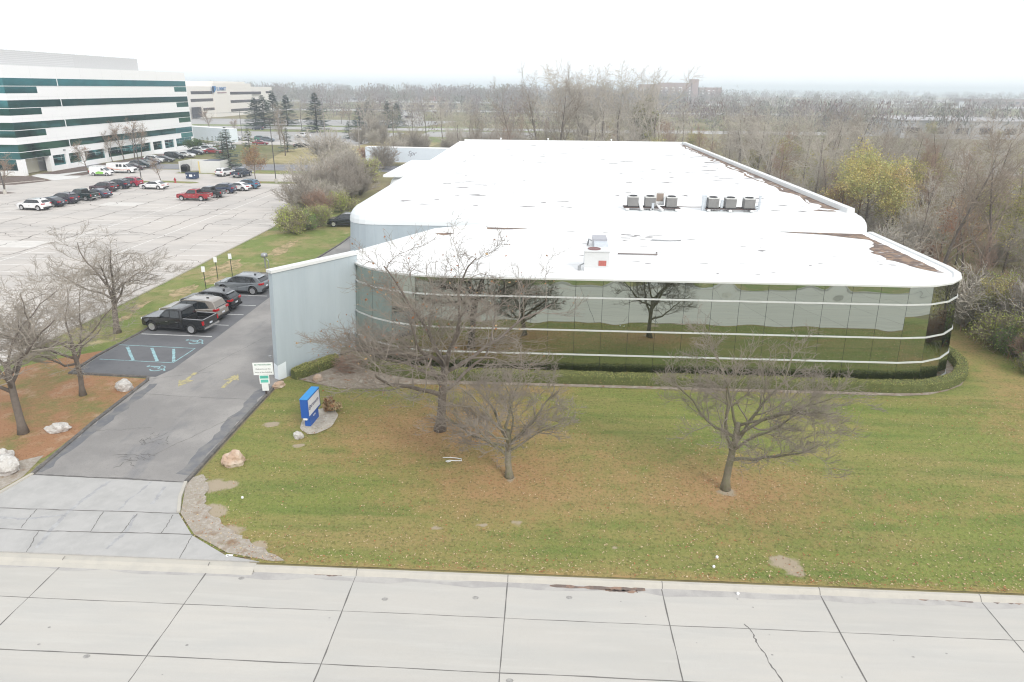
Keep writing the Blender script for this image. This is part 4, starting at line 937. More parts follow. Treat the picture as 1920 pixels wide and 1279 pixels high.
o = face_soup('fallen_leaves', Q, 4, np.array(mi), [leaf('pale_leaf', (.52, .40, .25)), lb1, lb3, lb2]); tag(o, 'pale and rusty fallen leaves scattered over the front lawn', 'leaves')
pts, mi = [], []
while len(pts) < 110000:
    x = rgl.uniform(-16.4, 40); y = 21.76 + rgl.random()*19
    if not right_of_drive(x, y) or (y > 39.3 and x < 28.5): continue
    l, q = lawn_masks(x, y); l = max(0, min(1, l*1.25-.18 + .5*noise.noise(V((x*.9, y*.9, 8)))))
    if rgl.random() < q: continue
    pts.append((x, y)); g = noise.noise(V((x*.12, y*.35, 1)))+.6*noise.noise(V((x*.5, y*.9, 4)))
    mi.append(rgl.choice((3, 3, 2)) if rgl.random() < l*.9 else (2 if rgl.random() < .25+g*.8 else (0 if rgl.random() < .5-g*.5 else 1)))
pts = np.array(pts); N = len(pts); a = nr.uniform(0, 6.28, N); w = nr.uniform(.006, .013, N); h = nr.uniform(.03, .075, N); lean = nr.normal(0, .035, (N, 2))
Q = np.zeros((N, 3, 3)); Q[:, 0, 0] = pts[:, 0]-w*np.cos(a); Q[:, 0, 1] = pts[:, 1]-w*np.sin(a); Q[:, 1, 0] = pts[:, 0]+w*np.cos(a); Q[:, 1, 1] = pts[:, 1]+w*np.sin(a); Q[:, :2, 2] = .03
Q[:, 2, 0] = pts[:, 0]+lean[:, 0]; Q[:, 2, 1] = pts[:, 1]+lean[:, 1]; Q[:, 2, 2] = .04+h
o = face_soup('grass_blades', Q, 3, np.array(mi), [leaf('blade_green', (.19, .245, .058)), leaf('blade_olive', (.25, .25, .08)), leaf('blade_straw', (.40, .32, .145)), leaf('blade_brown', (.37, .215, .105))]); tag(o, 'short patchy green and brown grass of the front lawn', 'grass')

# ---- the wood: prototypes, then copies sharing their meshes
def protos(name, cat, specs):
    return [tree(name, None, cat, (0, 0, -500), *s) for s in specs]
GW = 'bare trees of the wood right of the warehouse'; GB = 'bare trees standing behind the warehouse'
wood = [tree('bare_tree', 'x', 'tree', (0, 0, 0), 100+i, WOOD, H, r, tr, [bark_m, tm], None, over=ov) for i, (H, r, tr, tm, ov) in enumerate((
    (16.5, .2, 13, twig_m, {}), (15, .17, 11, twigl_m, dict(ang=[(30, 65), (25, 50), (25, 55)], ratio=[(.4, .6), (.36, .55), (.38, .6)])), (17, .22, 13, twigb_m, dict(n=[15, 11, 7], t0=[.15, .2, .15], ang=[(18, 42), (25, 50), (25, 55)], ratio=[(.5, .72), (.34, .5), (.38, .6)])),
    (13.5, .15, 10, twig_m, dict(n=[18, 10, 7], ang=[(35, 70), (25, 55), (25, 55)])), (16, .19, 6, twigl_m, dict(n=[8, 14, 9], t0=[.1, .15, .15], ang=[(12, 38), (25, 55), (25, 55)], ratio=[(1.1, 1.7), (.3, .5), (.35, .6)])), (12, .13, 9, twigr_m, dict(n=[17, 10, 7], ang=[(30, 62), (25, 55), (25, 55)]))))]
leafy = [tree('yellow_leaved_tree', 'x', 'tree', (0, 0, 0), 131, WOOD, 11.5, .2, 8, [bark_m, twigb_m], None, leaves=(19000, .085, [ly1, ly2, ly1, ly3], .42), over=dict(n=[15, 9, 6], t0=[.42, .3, .2], ang=[(30, 62), (25, 55), (25, 55)], ratio=[(.55, .85), (.36, .55), (.38, .6)])),
         tree('half_leafed_tree', 'x', 'tree', (0, 0, 0), 132, WOOD, 10, .15, 8, [bark_m, twig_m], None, leaves=(3400, .10, [ly2, lg3, ly1], .25), over=dict(n=[17, 9, 6], ang=[(30, 60), (25, 55), (25, 55)])),
         tree('half_leafed_tree', 'x', 'tree', (0, 0, 0), 133, WOOD, 9, .14, 7, [bark_m, twigr_m], None, leaves=(1600, .075, [lb3, lb1, ly3], .2), over=dict(n=[17, 9, 6], ang=[(30, 65), (25, 55), (25, 55)])),
         tree('olive_tree_crown', 'x', 'tree', (0, 0, 0), 134, WOOD, 15, .24, 9, [bark_m, twig_m], None, leaves=(9000, .22, [leaf('olive_grey', (.20, .20, .115)), leaf('olive_dull', (.155, .16, .09)), lg3], .35), over=dict(n=[15, 9, 6], t0=[.3, .2, .15], ang=[(30, 62), (25, 55), (25, 55)], ratio=[(.45, .65), (.36, .55), (.38, .6)]))]
leafy[3].name = 'leafy_tree'
shrubs = [tree('bare_shrub', 'x', 'shrub', (0, 0, 0), 150+i, SHRUB, H, .05, .12, [tm, tm], None, leaves=lv, part2='branches', trunk_part='stem_base', over=ov) for i, (H, tm, lv, ov) in enumerate((
    (4.2, twig_m, None, {}), (3.6, twigl_m, (2600, .05, [lw1, twigl_m, leaf('pale_olive', (.33, .33, .2))], .14), {}), (3.2, twigr_m, (700, .05, [lb3, lb1], .12), {}), (3.4, twigb_m, (5200, .07, [leaf('lime_leaf', (.40, .46, .10)), ly2, lg3], .18), {}), (3.0, twigb_m, (4600, .055, [lg1, leaf('fresh_green', (.17, .30, .07)), leaf('fresh_green', (.17, .30, .07))], .18), {}), (3.4, twigr_m, (1500, .06, [lr1, lb3, lr1], .14), {}),
    (4.6, twigl_m, (500, .05, [lw1, lb2], .12), dict(n=[22, 10, 6])), (2.2, twigb_m, (2600, .055, [lg2, lg1, lg3], .16), {})))]
protos_all = wood + leafy + shrubs
CH = {}
for q in COL.objects:
    if q.parent: CH.setdefault(q.parent.name, []).append(q)
used = set()
def plant(p, x, y, sc, label, group=None, rz=None, z=0, name=None, zs=1):
    """first planting moves the prototype itself, later ones copy it with its parts"""
    rz = rz if rz is not None else rgw.uniform(0, 6.28)
    if p.name not in used: used.add(p.name); t = p
    else: t = copy_tree(p, None, CH)
    t.location = (x, y, z-.02); t.rotation_euler = (0, 0, rz); t.scale = (sc, sc, sc*zs); t['label'] = label
    if group: t['group'] = group
    elif 'group' in t: del t['group']
    return t
rgw = random.Random(4242)
spots = []
def try_spot(x, y, dmin):
    for a, c in spots:
        if (a-x)**2+(c-y)**2 < dmin*dmin: return False
    spots.append((x, y)); return True
# one-off trees the photograph shows clearly
def GP(px, py): p = G(px, py); return p.x, p.y
plant(leafy[0], 37.4, 82, 1.08, 'wide yellow-leaved tree in the wood beyond the right edge of the warehouse roof'); spots.append((38.6, 82)); spots.append((41, 80)); spots.append((36, 80)); spots.append((38, 78))
plant(leafy[3], 25, 196, 1.05, 'broad dull olive crowned tree standing among bare trees behind the back edge of the roof'); spots.append((25, 196))
plant(wood[2], 35.6, 62, 1.0, 'tall dark bare tree with steep limbs nearest behind the right corner of the office roof'); spots.append((35.6, 62))
plant(wood[2], 39.0, 60.5, .98, 'tall bare tree with steep limbs close to the right edge of the picture'); spots.append((39, 60.5))
for i in range(6): plant(wood[4], 3.5+i*4.6+rgw.uniform(-1, 1), 172+rgw.uniform(-8, 10), rgw.uniform(1.38, 1.62), 'tall pale multi-stemmed bare tree in the clump rising above the horizon behind the roof', 'tall pale trees in the clump behind the roof')
for i in range(4): plant(wood[2], -8+i*5.2+rgw.uniform(-1, 1), 166+rgw.uniform(-3, 8), rgw.uniform(1.15, 1.45), 'grey bare tree with steep limbs at the left of the clump behind the roof', 'grey bare trees left of the clump behind the roof')
k = 0
def edge_x(y): return 31.5 if y < 46 else (31.5+(y-46)*.06 if y < 60 else 32.3)
tries = 0
while k < 165 and tries < 9000:
    tries += 1; y = 41+rgw.random()**1.2*100; x = edge_x(y)+(1.2 if y < 70 else 3)+rgw.random()*(24+.42*y)
    if x > 14+.64*y+6 or not try_spot(x, y, 2.9): continue
    if 96 < x: continue
    q = rgw.random(); p = wood[rgw.choice((0, 1, 1, 3, 3, 4, 5, 5, 0))] if q < .62 else leafy[rgw.choice((1, 1, 1, 2))]
    sc = rgw.uniform(.6, 1.02)
    sx_ = 1030+1285*x/y
    if 1520 < sx_ < 1715 and y < 83: sc *= .5
    elif x < 40 and y < 75: sc *= .8
    nm = 'bare grey tree in the dense wood right of the warehouse' if p in wood else ('small tree with sparse yellow-green leaves in the wood right of the warehouse' if p is leafy[1] else 'small tree with sparse rusty leaves in the wood right of the warehouse')
    plant(p, x, y, sc, nm, GW if p in wood else ('sparse yellow-green trees of the right wood' if p is leafy[1] else 'sparse rusty trees of the right wood')); k += 1
k = 0; tries = 0
while k < 130 and tries < 9000:
    tries += 1; y = 146+rgw.random()**1.3*130; x = -26+rgw.random()*(40+.62*y)
    if x < -20 and y < 168: continue
    if not try_spot(x, y, 3.8): continue
    if 60 < x and y > 160 and rgw.random() < .4: continue
    q = rgw.random(); p = wood[rgw.randrange(6)] if q < .84 else leafy[rgw.choice((1, 2, 1))]
    plant(p, x, y, rgw.uniform(.62, 1.0)*(.85 if x > 45 else 1), 'bare grey tree standing behind the far end of the warehouse' if p in wood else 'thin tree with a few coloured leaves behind the far end of the warehouse', GB if p in wood else 'thin coloured trees behind the warehouse'); k += 1
# understorey along the edge of the wood
plant(shrubs[4], 33.2, 47.2, .85, 'bright green bush at the edge of the wood beside the right glass corner'); plant(shrubs[7], 32.4, 43.6, .8, 'dark leafy bush at the wood edge nearest the right side of the picture'); plant(shrubs[3], 36.5, 56.5, 1.2, 'lime-green bush in the wood behind the right roof corner')
for i in range(110):
    y = 40+rgw.random()**1.1*98; x = edge_x(y)+.6+abs(rgw.gauss(0, 5.5)); p = shrubs[rgw.choice((0, 2, 2, 7, 7, 4, 3, 6, 5 if i % 9 == 0 else 0))]
    plant(p, x, y, rgw.uniform(.75, 1.35)*(.72 if shrubs.index(p) in (3, 4, 7) else 1), {0: 'grey leafless shrub at the edge of the right wood', 2: 'reddish twiggy shrub at the edge of the right wood', 7: 'low dark green shrub at the edge of the right wood', 4: 'green-leaved shrub at the edge of the right wood', 3: 'lime-leaved shrub at the edge of the right wood', 6: 'tall pale shrub at the edge of the right wood', 5: 'red-leaved shrub at the edge of the right wood'}[shrubs.index(p)], 'undergrowth shrubs of the right wood, kind %d' % shrubs.index(p))
# thicket between the big car park and the warehouse
for (px, py, i, s, l) in ((548, 436, 3, .82, 'yellow-green bush at the near end of the thicket, on the grass bank'), (598, 426, 3, .72, 'yellow-green bush touching the parked dark car'), (575, 432, 4, .8, 'olive green bush between two yellow-green bushes at the thicket end'),
        (566, 396, 0, 1.15, 'large grey leafless shrub above the yellow-green bushes'), (600, 402, 2, 1.0, 'reddish twiggy shrub in the middle of the thicket'), (622, 372, 0, 1.25, 'grey leafless shrub in the thicket next to the warehouse drive'), (590, 360, 6, 1.15, 'tall pale grey shrub at the car park side of the thicket'), (640, 398, 3, .75, 'yellow-green shrub at the foot of the thicket by the drive'),
        (660, 350, 0, 1.2, 'dark grey leafless shrub near the loading dock'), (622, 335, 1, 1.3, 'whitish seed-covered shrub in the middle of the thicket'), (655, 325, 1, 1.35, 'whitish shrub farther back in the thicket'), (690, 342, 3, 1.1, 'bright yellow-green shrub beside the white dock'), (676, 366, 0, 1.0, 'grey twiggy shrub by the edge of the white roof'), (610, 306, 6, 1.5, 'tall grey shrub on the dry field'),
        (640, 300, 1, 1.3, 'pale shrub on the edge of the dry field'), (690, 305, 5, .95, 'red-leaved shrub at the left end of the white trailer'), (718, 318, 0, 1.3, 'grey branching shrub in front of the white trailer'), (745, 296, 1, 1.3, 'pale shrub beyond the white trailer'), (780, 290, 0, 1.4, 'dark grey shrub beyond the white trailer'), (700, 262, 0, 1.7, 'grey scrubby tree beyond the trailer, left of the roof'), (668, 345, 5, .5, 'small red shrub low in the thicket'), (540, 305, 0, .01, None), (648, 415, 7, .5, 'low green shrub at the corner of the drive')):
    if l: x, y = GP(px, py); plant(shrubs[i], x, y, s*1.3, l)
for i in range(30):
    t = rgw.random(); x = -36+rgw.uniform(-1.5, 6)-t*9; y = 98+t*52+rgw.uniform(-2, 2); plant(shrubs[rgw.choice((0, 6, 0, 2, 1))], x, y, rgw.uniform(.8, 1.3), 'leafless shrub filling the thicket between the car park and the warehouse', 'thicket shrubs by the warehouse drive')
for i in range(22):
    x = rgw.uniform(-62, -8); y = rgw.uniform(176, 232)
    if x < -40 and y < 215: x += 34
    plant(shrubs[rgw.choice((0, 6, 1, 0))], x, y, rgw.uniform(1.1, 1.7), 'scrub bush on rough ground behind the warehouse', 'scrub behind the warehouse')

# conifers
def conifer(label, loc, H, Rad, seed, ms, n=3600, group=None, sparse=1.0, name='spruce_tree', droop=.18, rz=0):
    rg = random.Random(seed); t = thing(name, label, 'tree', loc, rz, group)
    b = MB(); b.tube([V((0, 0, -.05)), V((0, 0, H*.5)), V((0, 0, H*.97))], [H*.022, H*.014, .02], 7); b.build('trunk', bark_m, t, True)
    bc = MB(); W = int(H*2.6*sparse)
    for lv in range(W):
        f = (lv+.5)/W; z = H*(.08+.9*f); L = Rad*(1-f)**.85*rg.uniform(.75, 1.15)+.12
        for k in range(rg.randint(5, 8)):
            a = rg.uniform(0, 6.28); l = L*rg.uniform(.65, 1.1); d = V((math.cos(a), math.sin(a), -droop+.35*f))
            m = max(2, int(l*4.5))
            for j in range(m):
                s = (j+.6)/m; p = V((0, 0, z))+d*(l*s)+V((0, 0, .12*l*s*s)); w = (.16+.12*Rad)*(1-.45*s)*(.5+.5*min(1, l)); side = V((-d.y, d.x, 0)).normalized()
                for sg in (-1, 1):
                    e = p + side*sg*w*rg.uniform(.6, 1.2) + d*w*.7 + V((0, 0, rg.uniform(-.14, .05)))
                    bc.face([p-d*.06*Rad, p+d*.10*Rad+V((0, 0, .04)), e], rg.choice((0, 0, 1, 1, 2)))
    bc.build('crown', ms, t); return t
NM = [ln1, ln2, ln3]; PM = [ln2, ln3, leaf('pale_blue_needle', (.24, .27, .23))]
x, y = GP(432, 320); conifer('nearest pale blue-green spruce beside the dark pickup at the far side of the car park', (x, y, 0), 9.4, 3.7, 1, PM)
x, y = GP(595, 248); conifer('tall dark spruce by the far road, right of the utility pole', (x, y, 0), 15.5, 6.2, 2, [ln1, leaf('deep_needle', (.03, .055, .04)), ln2])
x, y = GP(540, 285); conifer('blue-green spruce beside the dry field', (x, y, 0), 6.6, 3.0, 3, PM); x, y = GP(655, 260); conifer('small spreading green pine by the parking turn-off', (x, y, 0), 6.2, 3.4, 4, NM); x, y = GP(578, 268); conifer('smallest young pine at the edge of the far parking', (x, y, 0), 3.4, 1.4, 5, NM)
for i, (px, py, H) in enumerate(((497, 240, 14), (515, 236, 16), (540, 236, 14), (481, 240, 13))): x, y = GP(px, py); conifer('dark pine in the row in front of the beige office block', (x, y, 0), H, 6.4, 10+i, [ln1, ln2, ln1], group='pines in front of the beige office block')
for i, (px, py, H) in enumerate(((690, 238, 12), (728, 240, 12), (745, 238, 11), (675, 240, 10))): x, y = GP(px, py); conifer('dark grey-green pine among bare trees beyond the far parking', (x, y, 0), H, 5.6, 20+i, [ln1, ln2, ln1], group='pines beyond the far parking')
x, y = GP(420, 300); conifer('olive pine behind the nearest spruce', (x, y, 0), 7, 2.6, 30, NM); x, y = GP(470, 296); conifer('greyish olive pine behind the small orange tree', (x, y, 0), 7.5, 3.2, 31, [ln3, lg3, ln2])
for i, (px, py) in enumerate(((383, 282), (392, 281), (401, 280), (407, 280))): x, y = GP(px, py); conifer('narrow clipped evergreen beside the white box trailer', (x, y, 0), 3.8, 1.0, 40+i, [lg2, ln1, lg2], group='narrow evergreens by the box trailer', name='evergreen_shrub')
x, y = GP(362, 284); bush_mass('evergreen_bush', 'round dark evergreen bush at the far corner of the white office building', 'bush', (x, y, 0), 2.2, 2.0, 2.0, 6, 2600, .16, [lg2, lg1, ln1], 8)
ob = tree('orange_larch', 'small rust-orange larch-like tree on the car park island', 'tree', (*GP(480, 340), 0), 301, WOOD, 7.2, .12, 6, [bark_m, twigb_m], None, leaves=(3200, .10, [lb1, leaf('larch_orange', (.34, .21, .09)), lb2], .25), over=dict(n=[20, 9, 5], t0=[.3, .2, .15], ang=[(55, 85), (25, 55), (25, 55)], ratio=[(.4, .6), (.36, .55), (.38, .6)]))
# young trees by the white office building
STREET = dict(WOOD); STREET.update(n=[16, 8, 5], t0=[.3, .2, .15], ang=[(28, 52), (25, 50), (25, 55)], rmin=.014)
y1 = tree('young_tree', 'bare round-crowned tree on the bark bed by the office entrance', 'tree', (*GP(166, 326), 0), 401, STREET, 7.0, .12, 5, [bark_m, twigb_m], None, leaves=(500, .07, [lb1, lb3], .15))
for i, (px, py, H, l) in enumerate(((211, 304, .95, 'first of the four reddish bare trees along the white office front'), (233, 301, 1.2, 'second of the four bare trees along the white office front, one of the tallest'), (253, 298, 1.28, 'tallest of the four bare trees along the white office front'), (266, 297, 1.15, 'last of the four bare trees along the white office front, behind the lamp post'))):
    c = copy_tree(y1); x, y = GP(px, py); c.location = (x, y, 0); c.scale = (H*.85, H*.85, H*1.15); c.rotation_euler = (0, 0, i*1.3); c['label'] = l
for px, py, s, l in ((302, 341, .72, 'thin bare sapling on the small grass island behind the white sedan'), (10, 364, 1.0, 'bare young tree at the left edge beside a lamp post'), (395, 248, 1.45, 'bare oval tree in front of the beige office block'), (440, 252, .9, 'reddish bare tree by the far road'), (655, 232, 1.1, 'reddish bare tree beside the far parking turn'), (640, 232, 1.1, 'rounded bare tree left of another by the far parking')):
    c = copy_tree(y1); x, y = GP(px, py); c.location = (x, y, 0); c.scale = (s, s, s); c.rotation_euler = (0, 0, rgw.uniform(0, 6)); c['label'] = l
for px, py, wi, s, l in ((535, 292, 2, .82, 'big pale bare tree entangled with the utility pole'), (524, 262, 0, .8, 'bare tree just left of the utility pole wires'), (566, 247, 3, 1.0, 'bare tree left of the tall dark spruce'), (738, 262, 3, 1.05, 'dark forked bare tree on the green verge beyond the trailer'), (692, 268, 1, 1.0, 'grey bare tree at the edge of the scrub beyond the trailer'), (705, 260, 3, 1.05, 'grey bare tree between the scrub and the far parking'), (800, 262, 0, 1.0, 'grey bare tree left of the clump behind the roof'), (830, 266, 1, 1.0, 'pale bare tree left of the clump behind the roof'), (775, 264, 3, .95, 'bare tree near the pale bus-sized building')):
    x, y = GP(px, py); c = copy_tree(wood[wi], None, CH); c.location = (x, y, 0); c.scale = (s, s, s); c.rotation_euler = (0, 0, rgw.uniform(0, 6)); c['label'] = l
    if 'group' in c: del c['group']
# brush under the wood and the far tree belts: nobody could count these
def brush(name, label, gen, n, ms, seed):
    r = np.random.default_rng(seed); X, Y, Hh, Wd, M = gen(r, n)
    n = len(X); a = r.uniform(0, 6.28, n); ln = r.normal(0, .45, (n, 2))*Hh[:, None]
    Q = np.zeros((n, 3, 3)); Q[:, 0, 0] = X-Wd*np.cos(a); Q[:, 0, 1] = Y-Wd*np.sin(a); Q[:, 1, 0] = X+Wd*np.cos(a); Q[:, 1, 1] = Y+Wd*np.sin(a)
    Q[:, 2, 0] = X+ln[:, 0]; Q[:, 2, 1] = Y+ln[:, 1]; Q[:, 2, 2] = Hh
    o = face_soup(name, Q, 3, M, ms); tag(o, label, 'vegetation'); return o
def g_under(r, n):
    Y = 41+r.random(n)**1.2*235; X = np.where(Y < 142, 32+r.random(n)*(24+.45*Y), -20+r.random(n)*(45+.6*Y)); k = (X > 31.8+np.maximum(0, (46-Y))*.0)
    k = np.where(Y < 142, k, True); X, Y = X[k], Y[k]; n = len(X); return X, Y, r.uniform(.25, 1.9, n)*r.random(n)**.5, r.uniform(.006, .02, n)*(1+Y/110), r.integers(0, 5, n)
brush('undergrowth', 'tangled grey and brown brush on the floor of the wood', g_under, 70000, [twig_m, twigb_m, twigr_m, lg3, lb1], 3)
def g_far(belts):
    def f(r, n):
        XX, YY, HH, WW, MM, ZZ = [], [], [], [], [], []
        P = []
        for (x0, x1, y0, y1, cnt, h0, h1) in belts:
            for _ in range(cnt): P.append((r.uniform(x0, x1), r.uniform(y0, y1), r.uniform(h0, h1), r.integers(0, 5)))
        return P
    return f
def far_wood(name, label, belts, ms, seed, per=34):
    r = np.random.default_rng(seed); P = g_far(belts)(r, 0); N = len(P)*per; Q = np.zeros((N, 3, 3)); M = np.zeros(N); i = 0
    for (x, y, h, m) in P:
        W = h*r.uniform(.3, .46); u = r.normal(0, 1, (per, 3)); u /= np.linalg.norm(u, axis=1)[:, None]; u *= r.random((per, 1))**.4
        c = np.array([x, y, h*.6]) + u*np.array([W, W, h*.42]); s = h*.085; d = r.normal(0, 1, (per, 3))*np.array([1, 1, 1.4]); d /= np.linalg.norm(d, axis=1)[:, None]
        d = d*np.array([.6, .6, 1]); e = np.cross(d, r.normal(0, 1, (per, 3))); e /= np.linalg.norm(e, axis=1)[:, None]
        Q[i:i+per, 0] = c-d*s; Q[i:i+per, 1] = c+d*s; Q[i:i+per, 2] = c+e*s*.3
        M[i:i+per] = m; i += per
    Q[:, :, 2] = np.maximum(Q[:, :, 2], .0)
    o = face_soup(name, Q, 3, M, ms); tag(o, label, 'woodland'); return o
FM = [mat('far_twig', (.26, .23, .235), .95, 0, .2, .05), mat('far_twig_brown', (.2, .155, .14), .95, 0, .2, .05), mat('far_twig_pale', (.27, .24, .22), .95, 0, .2, .05), mat('far_evergreen', (.2, .205, .18), .95, 0, .3, .05), mat('far_twig_grey', (.26, .235, .24), .95, 0, .2, .05)]
far_wood('distant_wood', 'hazy belt of bare trees along the left horizon beyond the far roads', [(-120, 130, 345, 470, 140, 9, 15), (-70, 60, 255, 300, 26, 9, 14), (-700, 120, 620, 760, 620, 13, 22), (-900, 200, 770, 900, 420, 14, 22), (-420, 60, 460, 520, 70, 8, 13)], FM, 1, 110)
far_wood('distant_wood', 'mixed bare trees between far buildings toward the right horizon', [(60, 420, 250, 380, 240, 9, 15), (60, 620, 380, 620, 330, 8, 14), (-60, 1000, 640, 1100, 620, 9, 15), (-200, 2200, 1200, 2600, 900, 12, 20)], FM, 2, 100)
far_wood('distant_wood', 'flat blue band of trees on the far horizon', [(-3000, 4200, 2700, 4200, 1500, 16, 26)], FM, 3, 60)
# ---------------------------------------------------------------- vehicles
def offset_in(out, d):
    n = len(out); res = []
    for i in range(n):
        a, p, c = out[i-1], out[i], out[(i+1) % n]
        e1 = V((p[0]-a[0], p[1]-a[1])); e2 = V((c[0]-p[0], c[1]-p[1]))
        if e1.length < 1e-6 or e2.length < 1e-6: res.append(p); continue
        e1.normalize(); e2.normalize(); n1 = V((-e1.y, e1.x)); n2 = V((-e2.y, e2.x)); m = n1+n2
        if m.length < .2: m = n1.copy()
        m.normalize(); k = d/max(.5, m.dot(n1)); res.append((p[0]+m.x*k, p[1]+m.y*k))
    return res
def profile_solid(b, out, hw, inset, mside=0, strip=None, y0=None, y1=None):
    off = offset_in(out, inset); n = len(out); st = []
    if y0 is None: S4 = [(off, lambda x, z: hw(x, z)), (out, lambda x, z: hw(x, z)-inset*1.3), (out, lambda x, z: -(hw(x, z)-inset*1.3)), (off, lambda x, z: -hw(x, z))]
    else: S4 = [(off, lambda x, z: y1), (out, lambda x, z: y1-inset), (out, lambda x, z: y0+inset), (off, lambda x, z: y0)]
    base = len(b.v)
    for o, f in S4: b.v += [(x, f(x, z), z) for x, z in o]
    for s in range(3):
        for i in range(n):
            j = (i+1) % n; b.f.append((base+s*n+i, base+s*n+j, base+(s+1)*n+j, base+(s+1)*n+i)); b.m.append(strip(i) if strip and s == 1 else mside)
    b.f.append(tuple(base+i for i in range(n))[::-1]); b.m.append(mside); b.f.append(tuple(base+3*n+i for i in range(n))); b.m.append(mside)
def arch(x, rw, ra, zb):
    a0 = math.asin((zb-rw)/ra); return [(x+ra*math.cos(a), rw+ra*math.sin(a)) for a in [math.pi-a0+(2*a0-math.pi)*k/9 for k in range(10)]]
def wheel(t, x, y, r, w, spokes=5):
    s = 1 if y > 0 else -1
    wt = bpy.data.objects.new('wheel', WM[(r, w)][0]); COL.objects.link(wt); wt.parent = t; wt.location = (x, y, r)
    if s < 0: wt.rotation_euler = (0, 0, math.pi)
    o = bpy.data.objects.new('rim', WM[(r, w)][1]); COL.objects.link(o); o.parent = wt
WM = {}
def wheel_mesh(r, w):
    if (r, w) in WM: return
    b = MB(); b.lathe([(r*.62, w/2-.015), (r*.66, w/2), (r*.93, w/2), (r, w/2-.035), (r, -w/2+.03), (r*.93, -w/2), (r*.2, -w/2)], 26, 0, None, 'y'); tm = b.build('tyre', tyre_m, None, True, True)
    b = MB(); b.lathe([(r*.67, w/2-.012), (r*.67, w/2+.004), (r*.60, w/2+.002), (r*.58, w/2-.05)], 24, 0, None, 'y'); b.lathe([(r*.6, w/2-.055), (.01, w/2-.05)], 20, 1, None, 'y')
    for k in range(5):
        M = Matrix.Rotation(2*math.pi*k/5, 4, 'Y'); b.box(-r*.085, r*.085, w/2-.04, w/2-.005, r*.08, r*.62, 0, M)
    b.lathe([(r*.17, w/2-.04), (r*.15, w/2+.004), (.01, w/2+.006)], 14, 0, None, 'y')
    WM[(r, w)] = (tm, b.build('rim', [rim_m, trim_m], None, False, True))
